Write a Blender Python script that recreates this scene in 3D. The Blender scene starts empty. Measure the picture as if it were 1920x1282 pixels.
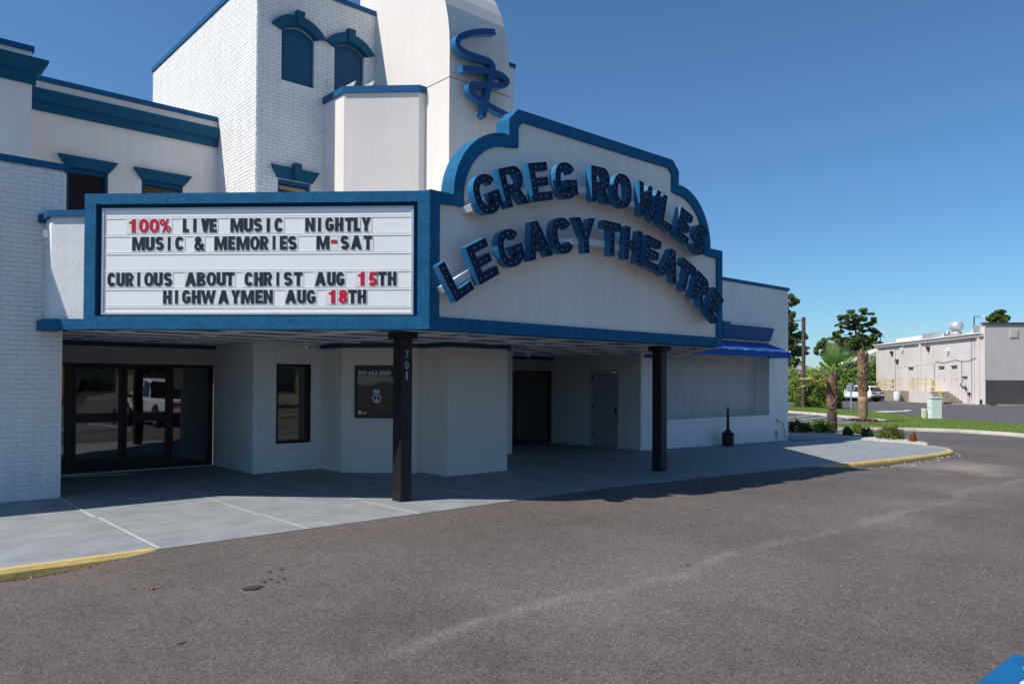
import bpy, bmesh, math, random
from mathutils import Vector, Matrix, geometry, noise
random.seed(11)
R=random.random
def rr(a,b): return a+(b-a)*random.random()

# ---------------------------------------------------------------- camera, sky, sun, exposure
scene=bpy.context.scene
COL=scene.collection
yaw,pit,rol=0.841549,0.0146876,0.0046583
F0=Vector((math.cos(yaw),math.sin(yaw),0)); R0=Vector((math.sin(yaw),-math.cos(yaw),0)); U0=Vector((0,0,1))
F2=math.cos(pit)*F0+math.sin(pit)*U0; U2=-math.sin(pit)*F0+math.cos(pit)*U0
R3=math.cos(rol)*R0+math.sin(rol)*U2; U3=-math.sin(rol)*R0+math.cos(rol)*U2
cam_d=bpy.data.cameras.new('camera'); cam=bpy.data.objects.new('camera',cam_d); COL.objects.link(cam)
cam.matrix_world=Matrix(((R3.x,U3.x,-F2.x,0),(R3.y,U3.y,-F2.y,0),(R3.z,U3.z,-F2.z,1.72),(0,0,0,1)))
cam_d.sensor_width=36; cam_d.lens=26.704; cam_d.shift_y=0.02832; cam_d.clip_end=2500; cam_d.clip_start=0.05
scene.camera=cam
SUN=Vector((-.81,.262,1.0)).normalized()
world=bpy.data.worlds.new("World"); scene.world=world; world.use_nodes=True
nt=world.node_tree; nt.nodes.clear()
sky=nt.nodes.new('ShaderNodeTexSky'); sky.sky_type='NISHITA'; sky.sun_disc=False
sky.sun_elevation=math.asin(SUN.z); sky.sun_rotation=math.atan2(SUN.x,SUN.y)
sky.altitude=0; sky.air_density=1.0; sky.dust_density=0.3; sky.ozone_density=10.0
bg=nt.nodes.new('ShaderNodeBackground'); bg.inputs['Strength'].default_value=0.142
wo=nt.nodes.new('ShaderNodeOutputWorld'); tint=nt.nodes.new('ShaderNodeMix'); tint.data_type='RGBA'; tint.blend_type='MULTIPLY'; tint.inputs[0].default_value=1; tint.inputs[7].default_value=(.74,.85,.84,1); nt.links.new(sky.outputs[0],tint.inputs[6]); nt.links.new(tint.outputs[2],bg.inputs[0]); nt.links.new(bg.outputs[0],wo.inputs[0])
sl=bpy.data.lights.new('sun','SUN'); sl.energy=5.0; sl.angle=math.radians(.53); sl.color=(1.0,.955,.88)
so=bpy.data.objects.new('sun',sl); COL.objects.link(so); so.rotation_euler=SUN.to_track_quat('Z','Y').to_euler(); so.location=(0,0,30)
vs=scene.view_settings; vs.view_transform='Standard'; vs.look='None'; vs.exposure=0.06; vs.gamma=1; vs.use_curve_mapping=False
scene.display_settings.display_device='sRGB'

# ---------------------------------------------------------------- materials
def new_mat(name):
    m=bpy.data.materials.new(name); m.use_nodes=True; t=m.node_tree
    return m,t,t.nodes['Principled BSDF']
def nd(t,typ,**k):
    n=t.nodes.new(typ)
    for a,b in k.items(): setattr(n,a,b)
    return n
def M(name,col,rough=.75,var=.12,vs=1.5,bump=0.0,bs=60,spec=.35,metal=0,streak=0,fine=0,coat=0,trans=0,det=4,bdist=.01,col2=None,speck=0):
    m,t,b=new_mat(name); L=t.links.new
    b.inputs['Roughness'].default_value=rough; b.inputs['Metallic'].default_value=metal
    b.inputs['Specular IOR Level'].default_value=spec
    if coat: b.inputs['Coat Weight'].default_value=coat
    geo=nd(t,'ShaderNodeNewGeometry')
    c=tuple(col)+(1,)
    n1=nd(t,'ShaderNodeTexNoise'); n1.inputs['Scale'].default_value=vs; n1.inputs['Detail'].default_value=5; L(geo.outputs['Position'],n1.inputs['Vector'])
    rmp=nd(t,'ShaderNodeMapRange'); rmp.inputs['From Min'].default_value=.3; rmp.inputs['From Max'].default_value=.7; L(n1.outputs['Fac'],rmp.inputs['Value'])
    mx=nd(t,'ShaderNodeMix',data_type='RGBA'); L(rmp.outputs[0],mx.inputs[0])
    lo=col2 if col2 else tuple(x*(1-var) for x in col)
    mx.inputs[6].default_value=tuple(lo)+(1,)
    mx.inputs[7].default_value=tuple(min(1,x*(1+(0 if col2 else var*.5))) for x in col)+(1,)
    out=mx.outputs[2]
    def mul(out,fac_out,lo,hi,f0=.3,f1=.7):
        r=nd(t,'ShaderNodeMapRange'); r.inputs['From Min'].default_value=f0; r.inputs['From Max'].default_value=f1
        r.inputs['To Min'].default_value=lo; r.inputs['To Max'].default_value=hi; L(fac_out,r.inputs['Value'])
        v=nd(t,'ShaderNodeVectorMath',operation='SCALE'); L(out,v.inputs[0]); L(r.outputs[0],v.inputs['Scale']); return v.outputs[0]
    if streak:
        mp=nd(t,'ShaderNodeMapping'); mp.inputs['Scale'].default_value=(5,5,.35); L(geo.outputs['Position'],mp.inputs[0])
        n3=nd(t,'ShaderNodeTexNoise'); n3.inputs['Scale'].default_value=1.6; n3.inputs['Detail'].default_value=6; L(mp.outputs[0],n3.inputs['Vector'])
        out=mul(out,n3.outputs['Fac'],1-streak,1.02)
    if fine:
        n4=nd(t,'ShaderNodeTexNoise'); n4.inputs['Scale'].default_value=bs; n4.inputs['Detail'].default_value=2; L(geo.outputs['Position'],n4.inputs['Vector'])
        out=mul(out,n4.outputs['Fac'],1-fine,1+fine)
    if speck:
        vo=nd(t,'ShaderNodeTexVoronoi'); vo.inputs['Scale'].default_value=speck; L(geo.outputs['Position'],vo.inputs['Vector'])
        out=mul(out,vo.outputs['Distance'],1.6,1.0,.05,.2)
    L(out,b.inputs['Base Color'])
    if bump:
        n2=nd(t,'ShaderNodeTexNoise'); n2.inputs['Scale'].default_value=bs; n2.inputs['Detail'].default_value=det; L(geo.outputs['Position'],n2.inputs['Vector'])
        bp=nd(t,'ShaderNodeBump'); bp.inputs['Strength'].default_value=bump; bp.inputs['Distance'].default_value=bdist
        L(n2.outputs['Fac'],bp.inputs['Height']); L(bp.outputs[0],b.inputs['Normal'])
    if trans:
        tr=nd(t,'ShaderNodeBsdfTranslucent'); L(out,tr.inputs['Color']); ms=nd(t,'ShaderNodeMixShader'); ms.inputs[0].default_value=trans
        L(b.outputs[0],ms.inputs[1]); L(tr.outputs[0],ms.inputs[2]); L(ms.outputs[0],t.nodes['Material Output'].inputs[0])
    return m
m_brick=M('painted_brick',(.84,.825,.80),.62,.05,2.2,.5,90,bdist=.006,streak=.06)
m_mortar=M('painted_mortar',(.745,.73,.71),.8,.06,3,.5,120,bdist=.006)  # same paint as the brick, darkened to put joint shading and dirt into the colour
m_stucco=M('light_stucco',(.74,.682,.625),.85,.05,.9,.55,70,streak=.03,bdist=.008,fine=.04)
m_stucco_sign=M('sign_stucco',(.88,.81,.745),.85,.07,.8,.6,75,streak=.055,bdist=.008,fine=.04)
m_stucco_grey=M('grey_stucco',(.87,.79,.72),.85,.05,.9,.5,70,streak=.05,bdist=.008)
m_stucco_rough=M('rough_stucco',(.80,.785,.77),.88,.08,5,.7,60,streak=.05,bdist=.012,fine=.08)
m_blue=M('blue_stucco_paint',(.014,.130,.268),.75,.20,7,.9,48,spec=.15,bdist=.012,fine=.18)
m_bluep=M('blue_metal_paint',(.010,.095,.225),.55,.12,3,.15,40,spec=.2)
m_navy=M('navy_trim_paint',(.012,.055,.145),.5,.15,3,.1,40)
m_lintel=M('blue_lintel_paint',(.006,.085,.165),.6,.10,3,.2,60,spec=.2)
m_tarp=M('blue_canvas',(.005,.085,.34),.75,.12,4,.3,150)
m_black=M('black_paint',(.012,.012,.014),.45,.3,5,.4,90,fine=.2)
m_frame=M('black_frame',(.010,.010,.011),.4,.2,6)
m_walk=M('painted_walk',(.272,.285,.288),.7,.20,2.3,.3,60,fine=.09,bdist=.004)
m_joint=M('joint_sealant',(.50,.51,.50),.7,.12,6)
m_yellow=M('yellow_kerb_paint',(.74,.52,.16),.75,.4,7,.6,60,col2=(.52,.36,.12),bdist=.01)
m_conc=M('concrete',(.50,.45,.39),.85,.22,1.5,.5,40,fine=.1)
m_soffit=M('soffit_panel',(.13,.19,.23),.6,.08,2)
m_batten=M('soffit_batten',(.70,.73,.75),.6,.06,2)
m_white=M('white_acrylic',(.95,.92,.885),.35,.03,2,spec=.4)
m_rail=M('acrylic_rail',(.87,.85,.82),.35,.06,3)
m_alu=M('aluminium_edge',(.55,.57,.60),.4,.1,3,metal=.3)
m_blk=M('black_letter_plastic',(.030,.030,.034),.35,.25,8)
m_red=M('red_letter_plastic',(.62,.012,.035),.35,.1,8)
m_tile=M('clear_letter_tile',(.85,.83,.80),.2,.03,3,spec=.6)
m_chan=M('channel_letter_blue',(.003,.018,.065),.5,.15,6,.05,30,spec=.2)
m_chan_lit=M('channel_letter_lit_side',(.018,.16,.34),.4,.12,6,spec=.5)  # sunlight on the letter sides put into a lighter copy of the blue
m_bulb=M('lamp_bulb_glass',(.42,.39,.34),.12,.1,8,spec=.7)
m_race=M('raceway_metal',(.62,.65,.68),.4,.08,3,.1,20)
m_script=M('script_sign_blue',(.008,.055,.19),.3,.12,5,spec=.5)
m_scriptsd=M('script_sign_side',(.02,.15,.32),.3,.12,5,spec=.5)
m_door=M('grey_steel_door',(.42,.435,.44),.5,.05,2)
m_blind=M('dark_blind',(.035,.028,.034),.6,.2,5)
m_wood=M('wood_blind',(.42,.25,.13),.6,.2,8)
m_plw=M('white_plastic',(.78,.78,.77),.4,.04,4)
m_steel=M('galvanised_steel',(.50,.51,.52),.35,.1,5,metal=.8)
m_cable=M('black_rubber',(.012,.012,.013),.5,.1,5)
m_dark=M('dark_void',(.006,.006,.008),.8,.1,5)
m_signblk=M('black_poster',(.006,.006,.008),.3,.1,5)
m_gtext=M('grey_vinyl_text',(.55,.58,.60),.6,.03,5)
def glass(name,col,ior,rough=.015,wav=.0):
    m,t,b=new_mat(name); b.inputs['Base Color'].default_value=col+(1,); b.inputs['Roughness'].default_value=rough; b.inputs['IOR'].default_value=ior
    b.inputs['Specular IOR Level'].default_value=.5
    if wav:
        g=nd(t,'ShaderNodeNewGeometry'); n=nd(t,'ShaderNodeTexNoise'); n.inputs['Scale'].default_value=1.4; n.inputs['Detail'].default_value=1
        t.links.new(g.outputs['Position'],n.inputs['Vector']); bp=nd(t,'ShaderNodeBump'); bp.inputs['Strength'].default_value=wav; bp.inputs['Distance'].default_value=.02
        t.links.new(n.outputs['Fac'],bp.inputs['Height']); t.links.new(bp.outputs[0],b.inputs['Normal'])
    return m
m_glass=glass('tinted_glass',(.004,.005,.007),2.3,wav=.12)
m_glass2=glass('dim_glass',(.010,.014,.018),1.6,wav=.10)
m_gblue=glass('shuttered_window_blue',(.012,.085,.16),1.3,.5)
m_carglass=glass('car_glass',(.01,.012,.015),1.6)

# asphalt: aggregate speckle, large patches, pale worn streak parallel to the building, sandy patches
def asphalt():
    m,t,b=new_mat('asphalt'); L=t.links.new; b.inputs['Roughness'].default_value=.88; b.inputs['Specular IOR Level'].default_value=.25
    g=nd(t,'ShaderNodeNewGeometry')
    def noi(s,d=3,src=None):
        n=nd(t,'ShaderNodeTexNoise'); n.inputs['Scale'].default_value=s; n.inputs['Detail'].default_value=d; L(src or g.outputs['Position'],n.inputs['Vector']); return n.outputs['Fac']
    def mr(v,a,b_,c,d,cl=True):
        r=nd(t,'ShaderNodeMapRange'); r.clamp=cl
        for i,x in zip(('From Min','From Max','To Min','To Max'),(a,b_,c,d)): r.inputs[i].default_value=x
        L(v,r.inputs['Value']); return r.outputs[0]
    def math_(op,a,b_=None):
        n=nd(t,'ShaderNodeMath',operation=op)
        for i,x in enumerate((a,b_)):
            if x is None: continue
            if isinstance(x,(int,float)): n.inputs[i].default_value=x
            else: L(x,n.inputs[i])
        return n.outputs[0]
    def mix(f,a,b_):
        n=nd(t,'ShaderNodeMix',data_type='RGBA')
        if isinstance(f,(int,float)): n.inputs[0].default_value=f
        else: L(f,n.inputs[0])
        for i,x in ((6,a),(7,b_)):
            if isinstance(x,tuple): n.inputs[i].default_value=x+(1,)
            else: L(x,n.inputs[i])
        return n.outputs[2]
    base=mix(mr(noi(.35,6),.35,.65,0,1),(.100,.083,.075),(.142,.118,.107))
    base=mix(mr(noi(2.2,5),.4,.75,0,.5),base,(.146,.122,.112))
    sx=nd(t,'ShaderNodeSeparateXYZ'); L(g.outputs['Position'],sx.inputs[0])
    wob=math_('ADD',sx.outputs[1],mr(noi(.55,4),0,1,-.45,.45,False))
    d=math_('ABSOLUTE',math_('SUBTRACT',wob,4.35))
    core=math_('MULTIPLY',mr(d,0,.13,1,0),mr(noi(1.3,5),.38,.60,.35,1))
    wide=math_('MULTIPLY',mr(d,0,1.5,.55,0),mr(noi(.8,6),.4,.65,.2,1))
    inx=mr(sx.outputs[0],1.5,3.5,0,1)
    st=math_('MULTIPLY',math_('MINIMUM',math_('ADD',math_('MULTIPLY',core,.75),wide),1.0),inx)
    base=mix(math_('MULTIPLY',st,.6),base,(.25,.212,.196))
    # sandy patch by the kerb nose
    vd=nd(t,'ShaderNodeVectorMath',operation='DISTANCE'); L(g.outputs['Position'],vd.inputs[0]); vd.inputs[1].default_value=(19.2,6.1,-.1)
    sp=math_('MULTIPLY',mr(math_('ADD',vd.outputs['Value'],mr(noi(1.1,5),0,1,-1.8,1.8,False)),.5,1.7,1,0),.7)
    base=mix(sp,base,(.30,.255,.22))
    far=mr(sx.outputs[0],24,30,0,1)
    base=mix(math_('MULTIPLY',far,.6),base,(.105,.105,.112))
    vo=nd(t,'ShaderNodeTexVoronoi'); vo.inputs['Scale'].default_value=95; L(g.outputs['Position'],vo.inputs['Vector'])
    sc=nd(t,'ShaderNodeSeparateColor'); L(vo.outputs['Color'],sc.inputs[0])
    agg=math_('MULTIPLY',mr(sc.outputs[0],0,1,.58,1.42),math_('MULTIPLY',mr(noi(38,2),.3,.7,.86,1.14),mr(noi(9,3),.3,.7,.92,1.08)))
    v=nd(t,'ShaderNodeVectorMath',operation='SCALE'); L(base,v.inputs[0]); L(agg,v.inputs['Scale'])
    vo2=nd(t,'ShaderNodeTexVoronoi'); vo2.inputs['Scale'].default_value=34; L(g.outputs['Position'],vo2.inputs['Vector'])
    sc2=nd(t,'ShaderNodeSeparateColor'); L(vo2.outputs['Color'],sc2.inputs[0])
    spk=math_('MULTIPLY',mr(sc2.outputs[0],.955,.965,0,1),mr(vo2.outputs['Distance'],.12,.22,1,0))
    fin=mix(math_('MULTIPLY',spk,.8),v.outputs[0],(.42,.40,.37))
    L(fin,b.inputs['Base Color'])
    bp=nd(t,'ShaderNodeBump'); bp.inputs['Strength'].default_value=.7; bp.inputs['Distance'].default_value=.006
    L(math_('ADD',vo.outputs['Distance'],math_('MULTIPLY',noi(220,2),.6)),bp.inputs['Height']); L(bp.outputs[0],b.inputs['Normal'])
    return m
m_asphalt=asphalt()

# ---------------------------------------------------------------- helpers
def FA(v0):  return lambda a,b,c:(a,v0-c,b)            # wall facing -v: a=u, b=z, c outwards
def FB(u0):  return lambda a,b,c:(u0-c,a,b)            # wall facing -u: a=v
q2=math.sqrt(.5)
def F45(u0,v0): return lambda a,b,c:(u0-a*q2-c*q2, v0+a*q2-c*q2, b)   # chamfer facing (-u,-v); a runs to the left
def FW(x,y,z=0): return lambda a,b,c:(x+a,y+b,z+c)
FP=lambda a,b,c:(a,b,c)                                   # plan: a=u b=v c=z
class MB:
    def __init__(s): s.v=[]; s.f=[]; s.m=[]
    def box(s,F,a0,a1,b0,b1,c0,c1,mi=0):
        i=len(s.v)
        for a,b,c in ((a0,b0,c0),(a1,b0,c0),(a1,b1,c0),(a0,b1,c0),(a0,b0,c1),(a1,b0,c1),(a1,b1,c1),(a0,b1,c1)): s.v.append(F(a,b,c))
        for q in ((0,3,2,1),(4,5,6,7),(0,1,5,4),(1,2,6,5),(2,3,7,6),(3,0,4,7)): s.f.append(tuple(i+k for k in q)); s.m.append(mi)
        return s
    def hexa(s,pts,mi=0):
        i=len(s.v); s.v+= [tuple(p) for p in pts]
        for q in ((0,3,2,1),(4,5,6,7),(0,1,5,4),(1,2,6,5),(2,3,7,6),(3,0,4,7)): s.f.append(tuple(i+k for k in q)); s.m.append(mi)
        return s
    def prism(s,F,outer,c0,c1,mi=0,holes=(),side=None,back=True):
        side=mi if side is None else side
        loops=[list(outer)]+[list(h) for h in holes]
        flat=[p for l in loops for p in l]
        tris=geometry.tessellate_polygon([[Vector((p[0],p[1],0)) for p in l] for l in loops])
        i=len(s.v); n=len(flat)
        for p in flat: s.v.append(F(p[0],p[1],c1))
        for p in flat: s.v.append(F(p[0],p[1],c0))
        for t in tris:
            s.f.append((i+t[0],i+t[1],i+t[2])); s.m.append(mi)
            if back: s.f.append((i+n+t[2],i+n+t[1],i+n+t[0])); s.m.append(mi)
        k=0
        for l in loops:
            for j in range(len(l)):
                a=k+j; b=k+(j+1)%len(l); s.f.append((i+a,i+b,i+n+b,i+n+a)); s.m.append(side)
            k+=len(l)
        return s
    def walls(s,F,loop,c0,c1,mi=0):
        i=len(s.v); n=len(loop)
        for p in loop: s.v.append(F(p[0],p[1],c0))
        for p in loop: s.v.append(F(p[0],p[1],c1))
        for j in range(n): s.f.append((i+j,i+(j+1)%n,i+n+(j+1)%n,i+n+j)); s.m.append(mi)
        return s
    def quad(s,a,b,c,d,mi=0):
        i=len(s.v); s.v+=[tuple(a),tuple(b),tuple(c),tuple(d)]; s.f.append((i,i+1,i+2,i+3)); s.m.append(mi); return s
    def tube(s,path,r,n=8,mi=0,caps=True):
        path=[Vector(p) for p in path]; rs=r if isinstance(r,(list,tuple)) else [r]*len(path)
        i0=len(s.v); up=Vector((0,0,1))
        for k,p in enumerate(path):
            d=(path[min(k+1,len(path)-1)]-path[max(k-1,0)]).normalized()
            x=d.cross(up)
            if x.length<.05: x=d.cross(Vector((1,0,0)))
            x.normalize(); y=x.cross(d)
            for j in range(n):
                a=2*math.pi*j/n; s.v.append(tuple(p+rs[k]*(math.cos(a)*x+math.sin(a)*y)))
        for k in range(len(path)-1):
            for j in range(n):
                a=i0+k*n+j; b=i0+k*n+(j+1)%n; s.f.append((a,b,b+n,a+n)); s.m.append(mi)
        if caps:
            s.f.append(tuple(i0+j for j in range(n))[::-1]); s.m.append(mi)
            e=i0+(len(path)-1)*n; s.f.append(tuple(e+j for j in range(n))); s.m.append(mi)
        return s
    def ball(s,c,r,mi=0,n=6,m=4,sz=1):
        i=len(s.v); c=Vector(c)
        for k in range(1,m):
            t=math.pi*k/m
            for j in range(n):
                a=2*math.pi*j/n; s.v.append((c.x+r*math.sin(t)*math.cos(a),c.y+r*math.sin(t)*math.sin(a),c.z+r*sz*math.cos(t)))
        s.v.append((c.x,c.y,c.z+r*sz)); s.v.append((c.x,c.y,c.z-r*sz)); top=len(s.v)-2
        for k in range(m-2):
            for j in range(n):
                a=i+k*n+j; b=i+k*n+(j+1)%n; s.f.append((a,b,b+n,a+n)); s.m.append(mi)
        for j in range(n):
            s.f.append((i+(j+1)%n,i+j,top)); s.m.append(mi)
            e=i+(m-2)*n; s.f.append((e+j,e+(j+1)%n,top+1)); s.m.append(mi)
        return s
    def build(s,name,mats,parent=None,kind=None,smooth=False,fix=True,label=None):
        me=bpy.data.meshes.new(name); me.from_pydata(s.v,[],s.f)
        for m in (mats if isinstance(mats,(list,tuple)) else [mats]): me.materials.append(m)
        if len(me.materials)>1: me.polygons.foreach_set('material_index',s.m)
        if fix:
            bm=bmesh.new(); bm.from_mesh(me); bmesh.ops.recalc_face_normals(bm,faces=bm.faces); bm.to_mesh(me); bm.free()
        if smooth: me.polygons.foreach_set('use_smooth',[True]*len(me.polygons))
        me.update()
        o=bpy.data.objects.new(name,me); COL.objects.link(o)
        adopt(o,parent)
        if kind: o['kind']=kind
        if label: o['label']=label
        return o
def adopt(o,parent):
    if parent is not None:
        o.parent=parent
        if not parent.get('_loc',False):
            o.matrix_parent_inverse=BASE.get(parent.name,Matrix.Identity(4)).inverted()
        BASE[o.name]=Matrix.Identity(4)
BASE={}
LOCAL=set()
def thing(name,label,cat,loc=(0,0,0),group=None,rot=0,local=False):
    o=bpy.data.objects.new(name,None); COL.objects.link(o); o.location=loc; o.rotation_euler=(0,0,rot); o.empty_display_size=.3
    o['label']=label; o['category']=cat
    if group: o['group']=group
    BASE[o.name]=Matrix.Identity(4) if local else Matrix.Translation(Vector(loc))
    return o
def tag(o,label,cat,group=None):
    o['label']=label; o['category']=cat
    if group: o['group']=group
    return o
def struct(mb,name,mat,**k): return mb.build(name,mat,kind='structure',**k)
def dup(root,loc,rot=None,label=None):
    c=root.copy(); COL.objects.link(c); c.location=loc
    if rot is not None: c.rotation_euler=(0,0,rot)
    if label: c['label']=label
    def rec(src,dst):
        for ch in [x for x in bpy.data.objects if x.parent==src]:
            d=ch.copy(); COL.objects.link(d); d.parent=dst; rec(ch,d)
    rec(root,c); return c
def text_mesh(s,size,extrude=.002,offset=0,align='LEFT',sx=1):
    cu=bpy.data.curves.new('t','FONT'); cu.body=s; cu.size=size; cu.extrude=extrude; cu.offset=offset; cu.align_x=align; cu.resolution_u=3
    o=bpy.data.objects.new('t',cu); COL.objects.link(o)
    dg=bpy.context.evaluated_depsgraph_get(); me=bpy.data.meshes.new_from_object(o.evaluated_get(dg))
    bpy.data.objects.remove(o); bpy.data.curves.remove(cu)
    if sx!=1:
        for v in me.vertices: v.co.x*=sx
    return me

# brick walls ------------------------------------------------------------------
BL_,BH,BJ=.196,.0605,.0085
brick_meshes=[]
for k in range(4):
    mb=MB(); dz=(.0085,.0095,.0075,.0105)[k]; t=.0018*(k%2)
    L,H=BL_/2,BH/2
    mb.hexa([(-L,-H,-.03),(L,-H,-.03),(L,H,-.03),(-L,H,-.03),(-L+.003,-H+.003,dz),(L-.002,-H+.002+t,dz-t),(L-.004,H-.003,dz),(-L+.002,H-.002,dz-t)])
    me=bpy.data.meshes.new('brick'); me.from_pydata(mb.v,[],mb.f); me.materials.append(m_brick)
    bm=bmesh.new(); bm.from_mesh(me); bmesh.ops.recalc_face_normals(bm,faces=bm.faces); bm.to_mesh(me); bm.free(); brick_meshes.append(me)
NIND=[0]
def cells(a0,a1,b0,b1,holes):
    A=sorted({a0,a1,*[min(max(h[0],a0),a1) for h in holes],*[min(max(h[2],a0),a1) for h in holes]})
    B=sorted({b0,b1,*[min(max(h[1],b0),b1) for h in holes],*[min(max(h[3],b0),b1) for h in holes]})
    for i in range(len(A)-1):
        for j in range(len(B)-1):
            ca,cb=(A[i]+A[i+1])/2,(B[j]+B[j+1])/2
            if not any(h[0]<ca<h[2] and h[1]<cb<h[3] for h in holes): yield A[i],A[i+1],B[j],B[j+1]
def slab(name,F,a0,a1,b0,b1,c0,c1,mat,parent,holes=()):
    mb=MB()
    for x in cells(a0,a1,b0,b1,holes): mb.box(F,*x,c0,c1)
    return mb.build(name,mat,parent)
def brick_field(F,a0,a1,b0,b1,parent,holes=(),indiv=None,seed=0,name='bricks'):
    rs=random.Random(seed); pitch=BL_+BJ; course=BH+BJ
    mb=MB(); n=int((b1-b0)/course)
    o0=Vector(F(0,0,0)); ex=Vector(F(1,0,0))-o0; ey=Vector(F(0,1,0))-o0; ez=Vector(F(0,0,1))-o0
    flip=(ex.cross(ey)).dot(ez)<0
    for r in range(n+1):
        y0=b0+r*course; y1=min(y0+BH,b1)
        if y1-y0<.02: continue
        ivs=[(a0,a1)]
        for h in holes:
            if h[1]<y1-.01 and h[3]>y0+.01:
                nv=[]
                for s,e in ivs:
                    if h[0]>s: nv.append((s,min(e,h[0])))
                    if h[2]<e: nv.append((max(s,h[2]),e))
                ivs=[x for x in nv if x[1]-x[0]>.015]
        off=(pitch/2 if r%2 else 0)+rs.uniform(-.012,.012)
        k0=int((a0-off)/pitch)-1
        for k in range(k0,k0+int((a1-a0)/pitch)+4):
            s=off+k*pitch; e=s+BL_
            for i0,i1 in ivs:
                x0,x1=max(s,i0),min(e,i1)
                if x1-x0<.025: continue
                cx,cy=(x0+x1)/2,(y0+y1)/2
                if indiv and indiv(cx,cy) and NIND[0]<300:
                    NIND[0]+=1
                    o=bpy.data.objects.new('brick',brick_meshes[rs.randrange(4)]); COL.objects.link(o)
                    o.parent=parent; o.matrix_parent_inverse=BASE.get(parent.name,Matrix.Identity(4)).inverted()
                    mx=Matrix.Identity(4); exx=-ex if flip else ex
                    for q in range(3): mx[q][0]=exx[q]*(x1-x0)/BL_; mx[q][1]=ey[q]*(y1-y0)/BH; mx[q][2]=ez[q]
                    p=F(cx,cy,rs.uniform(-.001,.0015)); mx[0][3],mx[1][3],mx[2][3]=p
                    o.matrix_basis=mx
                else:
                    d=[.0088+rs.uniform(-.003,.003) for _ in range(4)]
                    j=[rs.uniform(0,.0025) for _ in range(4)]
                    i=len(mb.v)
                    for a,b,c in ((x0,y0,-.02),(x1,y0,-.02),(x1,y1,-.02),(x0,y1,-.02),(x0+.002,y0+j[0],d[0]),(x1-.002,y0+j[1],d[1]),(x1-.002,y1-j[2],d[2]),(x0+.002,y1-j[3],d[3])): mb.v.append(F(a,b,c))
                    for q in ((4,5,6,7),(0,1,5,4),(1,2,6,5),(2,3,7,6),(3,0,4,7)): mb.f.append(tuple(i+z for z in (q if not flip else q[::-1]))); mb.m.append(0)
    if mb.v:
        o=mb.build(name,m_brick,parent,kind='stuff',fix=False)
    return n

# ---------------------------------------------------------------- letter shapes
def arc(cx,cy,rx,ry,a0,a1,n=10,e=1.0):
    o=[]
    for i in range(n+1):
        a=math.radians(a0+(a1-a0)*i/n); c,s=math.cos(a),math.sin(a)
        o.append((cx+rx*math.copysign(abs(c)**e,c),cy+ry*math.copysign(abs(s)**e,s)))
    return o
def ribbon(path,t):
    P=[Vector((p[0],p[1])) for p in path]; Q=[P[0]]
    for p in P[1:]:
        if (p-Q[-1]).length>1e-4: Q.append(p)
    P=Q; L=[];Rr=[]
    for i,p in enumerate(P):
        a=(p-P[i-1]).normalized() if i else None; b=(P[i+1]-p).normalized() if i<len(P)-1 else None
        if a is None: n=Vector((-b.y,b.x)); k=1
        elif b is None: n=Vector((-a.y,a.x)); k=1
        else:
            n=Vector((-a.y-b.y,a.x+b.x)); n=n.normalized() if n.length>1e-6 else Vector((-a.y,a.x)); k=1/max(.45,n.dot(Vector((-a.y,a.x))))
        L.append(tuple(p+n*t/2*k)); Rr.append(tuple(p-n*t/2*k))
    return L+Rr[::-1]
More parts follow.
